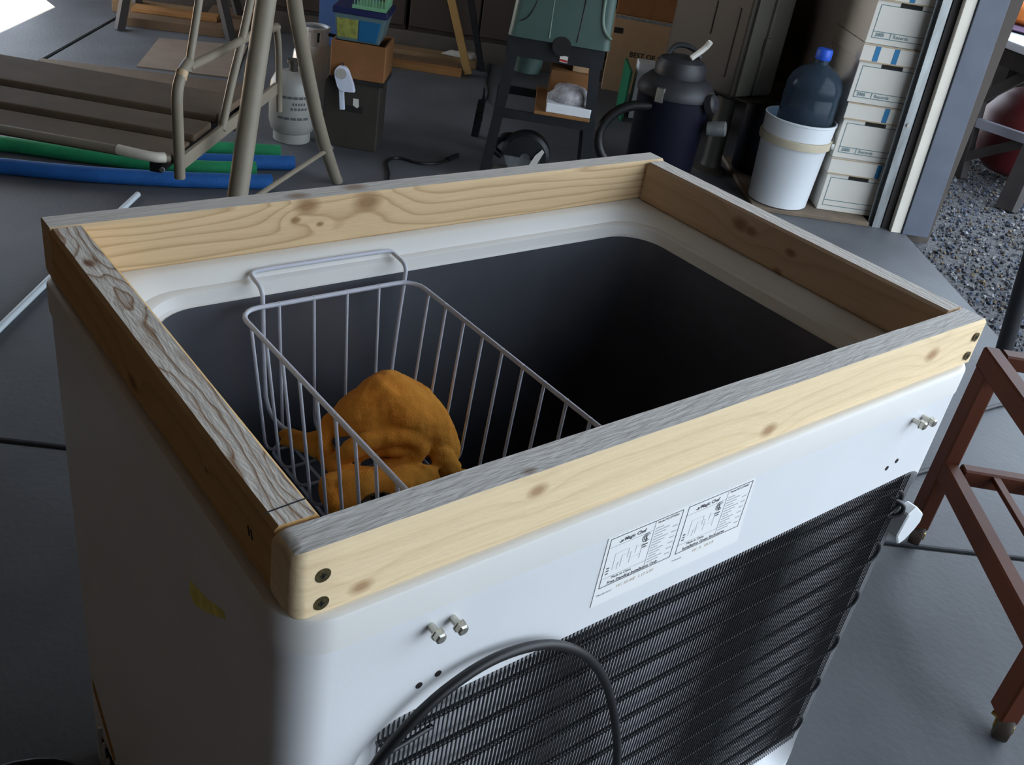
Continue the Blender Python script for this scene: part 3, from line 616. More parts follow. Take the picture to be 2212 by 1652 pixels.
# far left: sawhorse, lumber, cardboard sheet
sh = thing('sawhorse', 'dark sawhorse in the far upper left above stacked lumber', 'sawhorse', (1.80, 5.0, 0))
for a, b in (((1.48, 4.972, 0), (1.66, 5.06, .62)), ((2.002, 4.744, 0), (1.92, 4.94, .62)), ((1.70, 5.36, 0), (1.70, 5.10, .62)), ((2.22, 5.10, 0), (1.98, 4.97, .62))):
    bm = BM(); beam(bm, a, b, .055, .04, (1, 0, 0)); obj('leg', bm, M['darkwood'], sh)
bm = BM(); beam(bm, (1.55, 5.12, .65), (2.10, 4.88, .65), .07, .08); obj('top_beam', bm, M['darkwood'], sh)
def plankthing(a, b, wd, th, m, label, grp):
    bm = BM(); beam(bm, a, b, wd, th); o = single('lumber_board', bm, M[m], label, 'lumber', (Vector(a)+Vector(b))/2-Vector((0, 0, th/2)), bevel=.002, seg=1, group=grp); return o
G1 = 'boards lying under the sawhorse'
plankthing((1.60, 5.18, .024), (2.12, 4.88, .024), .28, .048, 'lumberdark', 'wide brown board lying on the floor under the sawhorse', G1)
plankthing((1.64, 5.215, .0605), (2.03, 4.985, .0605), .11, .024, 'lumber2', 'bright orange lumber piece on top of the wide brown board', G1)
plankthing((1.60, 5.42, .03), (1.98, 5.20, .03), .10, .06, 'lumber', 'tan lumber piece behind the sawhorse boards, far upper left', G1)
plankthing((2.08, 5.22, .03), (2.42, 5.02, .03), .20, .06, 'lumberdark', 'brown lumber stub right of the sawhorse, behind the swing legs', G1)
bm = BM(); prism(bm, [Vector(p) for p in ((1.332, 4.287, 0), (1.72, 4.05, 0), (2.04, 4.62, 0), (1.624, 4.79, 0))], (0, 0, .0005), (0, 0, .006))
single('cardboard_sheet', bm, M['cardsheet'], 'flattened pale cardboard sheet on the floor behind the swing', 'cardboard', (1.7, 4.4, 0))
bm = BM(); prism(bm, [Vector(p) for p in ((.62, 3.80, 0), (1.42, 3.33, 0), (1.78, 3.93, 0), (.95, 4.45, 0))], (0, 0, .0005), (0, 0, .005))  # sheet added over the concrete; its brown stands in for warm bounced light
single('warm_bounce_sheet', bm, M['seat'], 'large flat brown tint of warm bounced light on the floor beyond the swing seat', 'sheet', (1.2, 3.9, 0))

# ---------------------------------------------------------------- tanks, boxes and tote left of centre
def tank(loc, r, h, m, label, collar=True, lbl=False):
    t = thing('propane_tank', label, 'gas tank', loc, group='gas tanks behind the swing leg')
    c = Vector(loc)
    bm = BM(); pf = [(r*.72, .035), (r*.9, .05), (r, .085), (r, h-.09), (r*.94, h-.045), (r*.78, h-.015), (r*.45, h)]
    lathe(bm, pf, c, 32); obj('body', bm, M[m], t, smooth=60)
    bm = BM(); lathe(bm, [(r*.76, 0), (r*.80, .004), (r*.80, .05), (r*.70, .05), (r*.70, 0)], c, 32, cap0=False, cap1=False); obj('foot_ring', bm, M[m], t, smooth=40)
    if collar:
        bm = BM(); n = 20
        for a0, a1 in ((150, 250), (262, 350), (10, 130)):
            pts = [(c.x+r*.62*math.cos(R(a0+(a1-a0)*k/8)), c.y+r*.62*math.sin(R(a0+(a1-a0)*k/8)), 0) for k in range(9)]
            lo = [Vector(p) for p in pts]; hi = [Vector((c.x+(p[0]-c.x)*.95, c.y+(p[1]-c.y)*.95, 0)) for p in pts]
            prism(bm, lo+list(reversed(hi)), (0, 0, h-.02), (0, 0, h+.055))
        tube(bm, [(c.x+r*.60*math.cos(R(18*k)), c.y+r*.60*math.sin(R(18*k)), h+.058) for k in range(20)], .009, 8, closed=True)
        obj('collar', bm, M['white'], t)
    bm = BM(); lathe(bm, [(.018, h-.005), (.018, h+.03), (.026, h+.03), (.026, h+.045)], c, 12); obj('valve', bm, M['darkbox'], t)
    return t, c
t1, c = tank((1.595, 3.19, 0), .095, .285, 'tank', 'grey white gas tank with printed text and red cap, nearer of two behind swing legs', collar=False)
fd = Vector((-.50, -.86, 0)).normalized(); sd = Vector((-fd.y, fd.x, 0))
def band_print(t, c, r, rows, m):
    bm = BM()
    for z, a0, a1 in rows:
        k = 5; pts = []
        for i in range(k):
            a = math.atan2(-.80, -.55)+R(a0+(a1-a0)*i/k+1.5); b_ = a+R((a1-a0)/k-3)
            p, q = Vector((c.x+(r+.0006)*math.cos(a), c.y+(r+.0006)*math.sin(a), z)), Vector((c.x+(r+.0006)*math.cos(b_), c.y+(r+.0006)*math.sin(b_), z))
            o_ = (p-c); o_.z = 0; o_.normalize(); prism(bm, [p, q, q+Vector((0, 0, .010)), p+Vector((0, 0, .010))], -o_*.0003, o_*.0003)
    stuff(obj('print', bm, M[m], t))
band_print(t1, c, .095, ((.150, 2, 45), (.170, 6, 40), (.110, -30, 50), (.195, -20, 48)), 'ink')
bm = BM(); q = c+Vector((.028, -.083, .238)); lathe(bm, [(.014, -.010), (.017, 0), (.014, .008)], q, 14, Euler((R(100), 0, R(25))).to_matrix()); obj('red_cap', bm, M['red'], t1, smooth=60)
t2, c = tank((1.815, 3.435, 0), .095, .335, 'tank2', 'silver gas tank with white collar between swing leg and dark box')
bm = BM(); tube(bm, [c+Vector((.02, -.03, .375)), c+Vector((.10, -.07, .37)), c+Vector((.13, -.12, .36)), c+Vector((.16, -.17, .32))], .007, 8, smooth=2); obj('gas_hose', bm, M['rubber'], t2, smooth=60)

BW = Vector((.77, -.64, 0)).normalized(); BD = Vector((.64, .77, 0)).normalized(); BROT = math.atan2(BW.y, BW.x)
def BP(w, d, z): return Vector((1.866, 2.964, 0))+BW*w+BD*d+Vector((0, 0, z))
db = thing('storage_crate', 'dark brown open storage crate with handle slot, bottom of the stack', 'crate', BP(-.11, .09, 0), BROT)
def bbox(parent, name, w0, w1, d0, d1, z0, z1, m, bevel=.003):
    bm = BM(); prism(bm, [BP(w0, d0, 0), BP(w1, d0, 0), BP(w1, d1, 0), BP(w0, d1, 0)], (0, 0, z0), (0, 0, z1)); return obj(name, bm, M[m], parent, bevel=bevel, seg=1)
WDT = .225; DPT = .20; HT = .275
bbox(db, 'front_panel', -WDT, 0, 0, .008, 0, HT, 'darkbox'); bbox(db, 'back_panel', -WDT, 0, DPT-.008, DPT, 0, HT, 'darkbox')
bbox(db, 'side_panel', -WDT, -WDT+.008, .008, DPT-.008, 0, HT, 'darkbox'); bbox(db, 'side_panel', -.008, 0, .008, DPT-.008, 0, HT, 'darkbox'); bbox(db, 'bottom_panel', -WDT+.008, -.008, .008, DPT-.008, 0, .008, 'darkbox')
bbox(db, 'handle_slot', -.155, -.065, -.001, .0005, .155, .182, 'hole', 0)
bm = BM(); p = BP(-.105, -.0012, .185); prism(bm, [BP(-.105, -.0005, .185), BP(-.088, -.0005, .175), BP(-.080, -.0005, .182), BP(-.083, -.0005, .213), BP(-.105, -.0005, .213)], -BD*.001, BD*.0); obj('paper_tag', bm, M['boxwhite'], db)
ob = thing('drawer_box', 'orange brown wooden drawer box on the dark crate under the tote', 'box', BP(-.11, .09, HT), BROT)
for nm, a in (('front_panel', (-.205, .015, -.012, 0)), ('back_panel', (-.205, .015, .19, .202)), ('side_panel', (-.205, -.193, 0, .19)), ('side_panel', (.003, .015, 0, .19))):
    bbox(ob, nm, *a, HT+.018, HT+.160, 'card2')
bbox(ob, 'bottom_panel', -.205, .015, -.012, .202, HT+.0005, HT+.018, 'hole', 0)
tt = thing('plastic_tote', 'clear tote of blue and yellow things with navy lid, on the drawer box', 'tote', BP(-.11, .09, HT+.16), BROT)
Z_ = HT+.1605
def ring(w0, w1, d0, d1, z): return [BP(w0, d0, z), BP(w1, d0, z), BP(w1, d1, z), BP(w0, d1, z)]
bm = BM(); loft(bm, [ring(-.188, -.018, .004, .17, Z_), ring(-.198, .005, -.012, .185, Z_+.105)], True, True); obj('tub', bm, M['tote'], tt, bevel=.006)
bm = BM(); loft(bm, [ring(-.185, -.105, .0008, .01, Z_+.012), ring(-.190, -.104, -.0105, .01, Z_+.088)], True, True); obj('yellow_contents', bm, M['toteyel'], tt, bevel=.003)
bm = BM(); loft(bm, [ring(-.102, -.030, .0004, .01, Z_+.006), ring(-.100, -.012, -.0118, .01, Z_+.088)], True, True); obj('blue_contents', bm, M['toteblue'], tt, bevel=.003)
bm = BM(); loft(bm, [ring(-.206, .012, -.02, .195, Z_+.105), ring(-.206, .012, -.02, .195, Z_+.13), ], True, True); obj('lid', bm, M['lidblue'], tt, bevel=.005)
mb = thing('slotted_basket', 'mint green slotted plastic basket standing on the navy tote lid', 'basket', BP(-.05, .10, Z_+.13), BROT)
zb = Z_+.1305
bm = BM(); loft(bm, [ring(-.125, .0, -.01, .17, zb), ring(-.125, .0, -.01, .17, zb+.006)], True, True); obj('base', bm, M['mint'], mb)
for k in range(11):
    w_ = -.122+k*.0119
    bm = BM(); beam(bm, BP(w_, -.008, zb+.004), BP(w_-.001+.002*(k/10), -.014, zb+.06), .004, .004, BD); obj('bar', bm, M['mint'], mb)
for k in range(13):
    bm = BM(); beam(bm, BP(-.002, -.004+k*.0137, zb+.004), BP(.004, -.004+k*.0142, zb+.06), .004, .004, BD); obj('bar', bm, M['mint'], mb)
bm = BM()
for a, b in ((BP(-.13, -.015, zb+.062), BP(.006, -.015, zb+.062)), (BP(.005, -.015, zb+.062), BP(.005, .175, zb+.062)), (BP(.005, .175, zb+.062), BP(-.13, .175, zb+.062)), (BP(-.13, .175, zb+.062), BP(-.13, -.015, zb+.062))): tube(bm, [a, b], .006, 8)
obj('rim', bm, M['mint'], mb); bm = BM(); beam(bm, BP(-.13, -.013, zb+.008), BP(.004, -.013, zb+.008), .006, .014); obj('band', bm, M['mint'], mb)
sp = thing('scoop', 'milky white plastic scoop hanging handle down on the dark crate', 'scoop', BP(-.165, -.03, .19))
c0 = BP(-.150, -.040, .318)
def SC(w, z, d=0): return c0+BW*w+BD*d+Vector((0, 0, z))
ol = [(.0286*math.cos(R(q)), .0286*math.sin(R(q))) for q in range(20, 181, 20)]+[(-.026, -.022), (-.010, -.052), (-.008, -.067), (.016, -.067), (.030, -.070), (.057, -.067), (.047, -.036)]
bm = BM(); prism(bm, [SC(*p) for p in ol], -BD*.014, BD*.016); obj('bowl', bm, M['scoop'], sp, bevel=.004)
bm = BM(); prism(bm, [SC(.021*math.cos(R(q)), .021*math.sin(R(q))) for q in range(0, 360, 20)], -BD*.0165, -BD*.0138); obj('round_face', bm, M['rag'], sp)
bm = BM(); beam(bm, SC(.001, -.062), SC(.0095, -.146), .021, .012, BD); obj('handle', bm, M['scoop'], sp, bevel=.004)
bm = BM(); tube(bm, [c0+Vector((0, 0, .024)), c0+BD*.015+Vector((0, 0, .036)), c0+BD*.0215+Vector((0, 0, .03))], .003, 6); obj('hang_cord', bm, M['rubber'], sp)
bm = BM(); prism(bm, [Vector(p) for p in ((2.28, 4.28, 0), (2.56, 4.15, 0), (2.57, 4.17, 0), (2.29, 4.30, 0))], (0, 0, 0), (.08, .16, 1.0)); single('foam_panel', bm, M['panelblue'], 'blue panel leaning behind the tanks and the tote', 'panel', (2.45, 4.2, 0))

# back wall: cupboards, lumber, battens
for k, (w0, w1) in enumerate(((-1.15, -.34), (-.325, .50), (.515, 1.3))):
    bm = BM(); swbox(bm, 5.395, 5.549, w0, w1, .118, 1.9)
    t = thing('cupboard', ('dark brown cupboard at the far wall behind the blue panel', 'dark brown cupboard behind the leaning yellow batten', 'dark brown cupboard behind the table saw')[k], 'cupboard', SW(5.45, (w0+w1)/2, .118), SROT, 'dark cupboards along the far wall')
    obj('carcass', bm, M['cupboard'], t)
    for j in range(2):
        a = w0+(w1-w0)*j/2+.006; b = w0+(w1-w0)*(j+1)/2-.006
        bm = BM(); swbox(bm, 5.37, 5.394, a, b, .14, 1.88); obj('door', bm, M['cupboard'], t, bevel=.004, seg=1)
bm = BM(); swbox(bm, 5.355, 5.549, -1.2, 1.35, 0, .1165); single('wall_ledge', bm, M['ledge'], 'grey brown low ledge under the dark cupboards', 'ledge', SW(5.45, 0, 0), bevel=.004)
G2 = 'boards on the floor before the far wall'
for (s, w0, w1, wd, z0, th, m, lab) in ((5.005, -.75, .02, .09, 0, .03, 'lumber2', 'orange tan board nearest, flat on the floor below the white rag'), (5.125, -.70, -.0, .10, 0, .028, 'lumberdark', 'brown narrow board between the two tan floor boards'), (5.26, -.80, .10, .13, 0, .045, 'lumber', 'wide tan board at the back, along the grey ledge')):
    a = SW(s, w0, z0+th/2); b = SW(s-.02, w1, z0+th/2); plankthing(a, b, wd, th, m, lab, G2)
bm = BM(); pts = []
rg = random.Random(4)
rings = []
for k in range(9):
    t = k/8; c = SW(5.25-.02*t, -.10+.20*t, .046); rr = .030*math.sin(math.pi*(t*.86+.09))+.004
    rings.append([c+Vector((math.cos(a)*rr*(.8+.5*rg.random()), math.sin(a)*rr*(.8+.5*rg.random()), max(0, math.sin(a+1.57))*rr*(.6+.6*rg.random()))) for a in [2*math.pi*i/10 for i in range(10)]])
loft(bm, rings, True, True); single('rag', bm, M['rag'], 'crumpled white rag on the tan boards by the far ledge', 'rag', SW(5.25, 0, .045), smooth=80)
bm = BM(); beam(bm, (3.059, 3.985, .008), (2.70, 4.25, 1.22), .042, .042); single('wood_batten', bm, M['batten'], 'yellow wood batten leaning upright beside the far boards', 'batten', (3.059, 3.985, 0), bevel=.002, seg=1)
bm = BM(); beam(bm, (3.20, 4.05, .008), (2.98, 4.26, 1.0), .032, .032); single('dark_pole', bm, M['stand'], 'dark pole leaning right behind the yellow batten', 'pole', (3.20, 4.05, 0))

# ---------------------------------------------------------------- table saw on its stand
K = .9
def KV(p): return CAMK+K*(Vector(p)-CAMK)
TLf, TRf = Vector((2.183, 2.563, .575)), Vector((2.453, 2.335, .575)); wv = (TRf-TLf).normalized(); dv = Vector((-wv.y, wv.x, 0))
def TS(w, d, z): return Vector((2.318, 2.449, 0))+wv*w+dv*d+Vector((0, 0, z))
ts = thing('table_saw', 'sage green table saw on a black splayed steel stand', 'table saw', TS(0, .18, 0))
def leg(w, sw, d, sd_):
    bm = BM()
    a = TS(w, d, .575); b = TS(w+sw, d+sd_, 0)
    rings = []
    for p in (b, a):
        i = -1 if w > 0 else 1
        rings.append([p, p+wv*.042*i, p+wv*.042*i+dv*.004, p+wv*.004*i+dv*.004, p+wv*.004*i+dv*.042*(1 if d < .2 else -1), p+dv*.042*(1 if d < .2 else -1)])
    loft(bm, rings, True, True); obj('leg', bm, M['stand'], ts)
leg(-.177, -.055, 0, -.02); leg(.177, .050, 0, -.02); leg(-.177, -.055, .36, .02); leg(.177, .05, .36, .02)
def tbar(a, b, wd, th, nm='crossbar'):
    bm = BM(); beam(bm, a, b, wd, th); obj(nm, bm, M['stand'], ts)
tbar(TS(-.19, .005, .545), TS(.19, .005, .545), .012, .075, 'top_rail'); tbar(TS(-.19, .36, .545), TS(.19, .36, .545), .012, .075, 'top_rail')
tbar(TS(-.205, -.006, .285), TS(.205, -.006, .285), .010, .036); tbar(TS(-.205, .366, .285), TS(.205, .366, .285), .010, .034)
tbar(TS(-.205, 0, .19), TS(-.205, .366, .285), .010, .034); tbar(TS(.205, 0, .19), TS(.205, .366, .285), .010, .034); tbar(TS(-.02, 0, .275), TS(-.02, .366, .275), .05, .012, 'shelf_strut')
bm = BM(); prism(bm, [TS(.02, -.0065, .515), TS(.052, -.0065, .513), TS(.052, -.0065, .538), TS(.02, -.0065, .54)], -dv*.0015, dv*0); s_ = obj('maker_plate', bm, M['boxwhite'], ts)
bm = BM(); prism(bm, [TS(.021, -.0085, .518), TS(.051, -.0085, .516), TS(.051, -.0085, .524), TS(.021, -.0085, .526)], -dv*.0005, dv*0); obj('red_band', bm, M['red'], s_)
bm = BM(); loft(bm, [[TS(w, d, .585) for w, d in rrect(-.19, -.03, .205, .38, .03)], [TS(w, d, .63) for w, d in rrect(-.185, -.028, .20, .375, .03)], [TS(w, d, .72) for w, d in rrect(-.178, -.022, .198, .36, .03)], [TS(w, d, .84) for w, d in rrect(-.165, -.012, .195, .36, .03)]], True, True); hs = obj('housing', bm, M['sawgreen'], ts, smooth=40)
bm = BM(); tube(bm, [TS(.150, -.020, .83), TS(.152, -.022, .70), TS(.168, -.028, .655), TS(.20, -.036, .63)], .007, 8, smooth=2); obj('edge_rib', bm, M['sawlight'], hs, smooth=60)
bm = BM(); tube(bm, [TS(-.035, -.016, .83), TS(-.035, -.020, .70), TS(-.033, -.030, .60)], .0035, 8, smooth=1); obj('edge_rib', bm, M['sawlight'], hs, smooth=60)
bm = BM(); tube(bm, [TS(-.09, -.018, .80), TS(-.095, -.022, .72), TS(-.12, -.030, .66), TS(-.15, -.032, .645)], .0022, 6, smooth=2); obj('panel_seam', bm, M['stand'], hs)
bm = BM(); tube(bm, [TS(.085, -.020, .83), TS(.080, -.022, .70), TS(.075, -.03, .60)], .003, 6, smooth=1); obj('panel_seam', bm, M['stand'], hs)
for k in range(6):
    bm = BM(); box(bm, TS(-.015+k*.018, -.013, .765), (.007, .012, .05), rz(math.atan2(wv.y, wv.x))); obj('vent_slot', bm, M['hole'], hs)
bm = BM(); lathe(bm, [(.036, 0), (.036, .008)], TS(.02, -.026, .577), 24, Matrix.Rotation(math.atan2(wv.y, wv.x), 3, 'Z') @ Matrix.Rotation(R(90), 3, 'X')); obj('sawdust_port', bm, M['hole'], ts)
bm = BM(); lathe(bm, [(.06, 0), (.065, .10), (.065, .16)], TS(-.10, .24, .405), 20); obj('motor', bm, M['sawgreen'], ts, smooth=40)
def tsbox(nm, w0, w1, d0, d1, z0, z1, m, lab, cat):
    bm = BM(); prism(bm, [TS(w0, d0, 0), TS(w1, d0, 0), TS(w1, d1, 0), TS(w0, d1, 0)], (0, 0, z0), (0, 0, z1)); return single(nm, bm, M[m], lab, cat, TS((w0+w1)/2, (d0+d1)/2, z0), bevel=.002, seg=1)
tsbox('shelf_board', -.045, .178, -.018, .38, .3035, .316, 'lumber2', 'orange shelf board lying across the saw stand bars', 'board')
tsbox('white_case', 0, .178, -.010, .16, .3165, .352, 'white', 'flat white case on the orange board in the saw stand', 'case')
bm = BM(); rg = random.Random(9); rings = []
for k, (s_, z) in enumerate(((1, .353), (1.02, .37), (.9, .39), (.7, .405), (.35, .413))):
    rings.append([TS(.09+.075*s_*math.cos(a)*(.9+.25*rg.random()), .075+.065*s_*math.sin(a)*(.9+.25*rg.random()), z+.008*rg.random()*(k > 0)) for a in [2*math.pi*i/14 for i in range(14)]])
loft(bm, rings, True, True); single('plastic_bag', bm, M['bagm'], 'crumpled clear bag on the white case in the saw stand', 'bag', TS(.09, .075, .352), smooth=50)
tsbox('small_carton', 0, .17, .17, .36, .3165, .44, 'card2', 'orange carton behind the clear bag in the saw stand', 'carton')
tsbox('tall_carton', .085, .15, .20, .30, .4405, .52, 'card', 'small tan carton standing on the orange carton', 'carton')

bm = BM(); loft(bm, [[TS(w, d, z) for w, d in rrect(-.24, -.08, .27, .43, .02)] for z in (.841, .866)], True, True); obj('saw_table', bm, M['galv'], ts, bevel=.003)
# on the floor by the saw
cs = thing('circular_saw', 'dark circular saw with rounded blade guard on the floor under the table saw', 'circular saw', (2.32, 2.53, 0))
cc = Vector((2.325, 2.535, .105)); cv = Vector((.74, -.67, 0)); cn = Vector((-.67, -.74, 0))
bm = BM(); rings = []
for off, r_ in ((.045, .02), (.042, .088), (.03, .102), (-.02, .102), (-.03, .09), (-.032, .02)):
    rings.append([cc+cn*off+cv*(r_*math.cos(a))+Vector((0, 0, r_*math.sin(a))) for a in [math.pi*i/20*1.0-.15 for i in range(22)]])
for a, b in zip(rings, rings[1:]):
    va = [bm.verts.new(p) for p in a]; vb = [bm.verts.new(p) for p in b]
    for i in range(21): bm.faces.new((va[i], va[i+1], vb[i+1], vb[i]))
obj('blade_guard', bm, M['stand'], cs, smooth=50)
bm = BM(); lathe(bm, [(.089, -.001), (.089, .001)], cc+cn*.0, 36, Matrix((cv, Vector((0, 0, 1)), cn)).transposed()); obj('blade', bm, M['galv'], cs)
bm = BM(); lathe(bm, [(.035, .04), (.035, .10), (.028, .115)], cc+Vector((0, 0, .01)), 18, Matrix((cv, Vector((0, 0, 1)), -cn)).transposed()); obj('motor', bm, M['stand'], cs, smooth=40)
bm = BM(); tube(bm, [cc+cv*-.03-cn*.02+Vector((0, 0, .06)), cc+cv*-.10+Vector((0, 0, .06))-cn*.03, cc+cv*-.15-cn*.03+Vector((0, 0, .0)), cc+cv*-.10-cn*.03+Vector((0, 0, -.03))], .016, 10, smooth=2); obj('handle', bm, M['stand'], cs, smooth=60)
bm = BM(); box(bm, cc+Vector((0, 0, -.094)), (.26, .14, .022), rz(math.atan2(cv.y, cv.x))); obj('base_shoe', bm, M['galv'], cs, bevel=.003)
bm = BM(); prism(bm, [cc+cn*.048+cv*(x)+Vector((0, 0, z)) for x, z in ((.01, -.05), (.04, .02), (.065, .05), (.075, .04), (.055, -.01), (.035, -.06))], cn*0, cn*.004); obj('guard_lever', bm, M['boxwhite'], cs)
ps = thing('power_strip', 'black upright power strip on the floor left of the table saw', 'power strip', (2.455, 3.06, 0))
bm = BM(); box(bm, (2.46, 3.06, .085), (.036, .028, .17), Euler((0, R(4), R(-40))).to_matrix()); obj('housing', bm, M['stand'], ps, bevel=.004)
bm = BM(); box(bm, (2.448, 3.03, .10), (.02, .02, .03), rz(R(-40))); obj('plug', bm, M['stand'], ps)
bm = BM(); tube(bm, [(2.47, 3.06, .17), (2.55, 3.16, .20), (2.70, 3.36, .10), (2.83, 3.50, .006), (2.946, 3.633, .006), (3.02, 3.74, .006), (3.072, 3.829, .006), (3.20, 3.98, .006), (3.346, 4.171, .006)], .005, 6, smooth=2); obj('cord', bm, M['stand'], ps, smooth=60)
bm = BM(); tube(bm, [(1.72, 2.62, .006), (1.795, 2.731, .006), (1.835, 2.82, .006), (1.862, 2.851, .006), (1.90, 2.875, .006), (1.936, 2.868, .006), (1.969, 2.798, .006), (2.03, 2.767, .006), (2.117, 2.792, .006), (2.171, 2.82, .006)], .006, 8, smooth=2)
tube(bm, [(2.12, 2.795, .010), (2.20, 2.835, .010)], .010, 8)
stuff_cord = single('floor_cord', bm, M['rubber'], 'black cord curling on the floor behind the freezer frame', 'cord', (1.95, 2.78, 0), smooth=60)

# cardboard cartons at the far wall, right of the saw
def carton(c, wd, dp, h, rot, m, lab, nm='carton'):
    t = thing(nm, lab, 'carton', c, rot)
    bm = BM(); box(bm, (0, 0, h/2), (wd, dp, h)); obj('body', bm, M[m], t, local=True, bevel=.004)
    for s_ in (-1, 1):
        bm = BM(); box(bm, (0, s_*dp*.2525, h+.0025), (wd*.995, dp*.49, .004)); obj('flap', bm, M[m], t, local=True)
    return t
CR = math.atan2(-.68, .73)
cv_ = Vector((math.cos(CR), math.sin(CR), 0)); cd_ = Vector((-cv_.y, cv_.x, 0))
cb = carton(Vector((3.80, 3.592, 0))+cv_*.16+cd_*.09, .44, .16, .415, CR, 'card', 'large tan carton with black print between the saw and the olive box')
bm = BM(); box(bm, (0, -.0815, .408), (.43, .0015, .014)); obj('tape', bm, M['galv'], cb, local=True)
bm = BM(); box(bm, (-.185, -.0815, .335), (.05, .0015, .03)); obj('hand_hole', bm, M['hole'], cb, local=True)
text('lettering', 'BEST OF S', .040, M['hole'], wmat(cb) @ Matrix.Translation((-.10, -.0812, .205)) @ Matrix.Rotation(R(90), 4, 'X'), cb, .0006)
carton(Vector((3.80, 3.592, .421))+cv_*.16+cd_*.09, .43, .15, .36, CR, 'card2', 'orange brown carton on top of the large tan carton')
bm = BM(); box(bm, (3.52, 3.22, .13), (.012, .30, .26), rz(R(-38))); single('green_board', bm, M['greenstrip'], 'green edged board standing on end behind the shop vacuum', 'board', (3.52, 3.22, 0))
bm = BM(); box(bm, (3.60, 3.16, .145), (.11, .10, .29), rz(R(-38))); tb = single('teal_box', bm, M['white'], 'white box with teal top label behind the shop vacuum', 'box', (3.60, 3.16, 0), bevel=.003)
bm = BM(); box(bm, (.012, -.052, .127), (.075, .003, .03), rz(R(-38))); obj('teal_label', bm, M['teal'], tb, local=True)

# shop vacuum
sv = thing('shop_vacuum', 'navy shop vacuum with grey motor head and black hose', 'vacuum', (2.978, 2.387, 0))
c = Vector((2.978, 2.387, .09))
bm = BM(); lathe(bm, [(.135, -.045), (.148, -.03), (.158, .28), (.162, .29)], c, 32); obj('drum', bm, M['navy'], sv, smooth=40)
bm = BM(); lathe(bm, [(.165, .29), (.167, .31), (.155, .335), (.128, .36), (.112, .37)], c, 32); obj('lid', bm, M['vacgrey'], sv, smooth=40)
bm = BM(); lathe(bm, [(.108, .37), (.11, .405), (.095, .432), (.06, .445)], c, 24); obj('motor_head', bm, M['vacgrey'], sv, smooth=40)
bm = BM(); tube(bm, [c+Vector((-.05, .04, .45)), c+Vector((-.03, .03, .49)), c+Vector((.02, -.02, .49)), c+Vector((.05, -.05, .45))], .011, 8, smooth=2); obj('carry_handle', bm, M['vacgrey'], sv, smooth=60)
bm = BM(); tube(bm, [c+Vector((-.13, -.02, .25)), c+Vector((-.24, .06, .23)), c+Vector((-.31, .11, .12)), c+Vector((-.29, .08, .0)), c+Vector((-.20, -.02, -.064)), c+Vector((-.12, -.17, -.066))], .021, 12, smooth=2); obj('hose', bm, M['rubber'], sv, smooth=60)
bm = BM(); lathe(bm, [(.028, 0), (.032, .03), (.032, .075), (.024, .08)], c+Vector((.055, -.175, .19)), 16, Euler((R(78), 0, R(35))).to_matrix()); obj('inlet_port', bm, M['galv'], sv, smooth=40)
bm = BM(); lathe(bm, [(.04, 0), (.04, .03), (.03, .04)], c+Vector((.035, -.16, .29)), 16, Euler((R(70), 0, R(20))).to_matrix()); obj('switch_cover', bm, M['vacgrey'], sv, smooth=40)
for a in (35, 125, 215, 305):
    p = c+Vector((.145*math.cos(R(a)), .145*math.sin(R(a)), -.09))
    bm = BM(); lathe(bm, [(.024, 0), (.026, .012), (.022, .046)], p, 12); obj('caster', bm, M['rubber'], sv)
for k, a in enumerate((200, 290)):
    p = c+Vector((.160*math.cos(R(a)), .160*math.sin(R(a)), .305)); bm = BM(); box(bm, p, (.018, .035, .06), rz(R(a))); obj('latch', bm, M['zinc'], sv, bevel=.003)
bm = BM(); tube(bm, [c+Vector((-.02, -.06, .455)), c+Vector((.03, -.08, .50)), c+Vector((.035, -.095, .53))], [.012, .009, .004], 8, smooth=1); obj('light_tab', bm, M['boxwhite'], sv)

# olive box on a pedestal
pd = thing('pedestal_box', 'olive brown latched resin box on a thick round pedestal post', 'box on post', (3.36, 2.37, 0))
bm = BM(); lathe(bm, [(.085, 0), (.085, .012), (.05, .03), (.044, .06), (.043, .33), (.05, .36), (.10, .372)], (3.345, 2.395, 0), 24); obj('post', bm, M['post'], pd, smooth=40)
def pbox(nm, x0, x1, y0, y1, z0, z1, m, bv=.01):
    bm = BM(); box(bm, ((x0+x1)/2, (y0+y1)/2, (z0+z1)/2), (x1-x0, y1-y0, z1-z0)); return obj(nm, bm, M[m], pd, bevel=bv)
pbox('body', 3.24, 3.365, 2.30, 2.735, .373, .98, 'olive', .012)
pbox('side_band', 3.262, 3.36, 2.288, 2.31, .383, .965, 'olive2', .004)
pbox('lid', 3.372, 3.50, 2.285, 2.735, .380, .80, 'olive2', .012)
for z in (.60,): pbox('latch', 3.352, 3.385, 2.272, 2.289, z-.035, z+.035, 'olive2', .003)
pbox('panel_rib', 3.235, 3.242, 2.36, 2.372, .45, .74, 'olive', .002); pbox('panel_rib', 3.235, 3.242, 2.495, 2.505, .60, .74, 'olive', .002)
pbox('base_plate', 3.30, 3.47, 2.25, 2.45, .3635, .3725, 'olive', .002)
bm = BM(); tube(bm, [(3.235, 2.70, .47), (3.20, 2.62, .43), (3.23, 2.50, .39), (3.30, 2.36, .35), (3.40, 2.25, .362)], .006, 8, smooth=2); obj('cord', bm, M['rubber'], pd, smooth=60)
bm = BM(); loft(bm, [[(3.535+x, 2.295+y, z) for x, y in rrect(-k, -k, k, k, .03)] for k, z in ((.075, .0185), (.082, .035), (.085, .335))], True, True); single('navy_bin', bm, M['navy'], 'dark navy upright bin between the pedestal post and white bucket', 'bin', (3.535, 2.295, .0185), smooth=40)

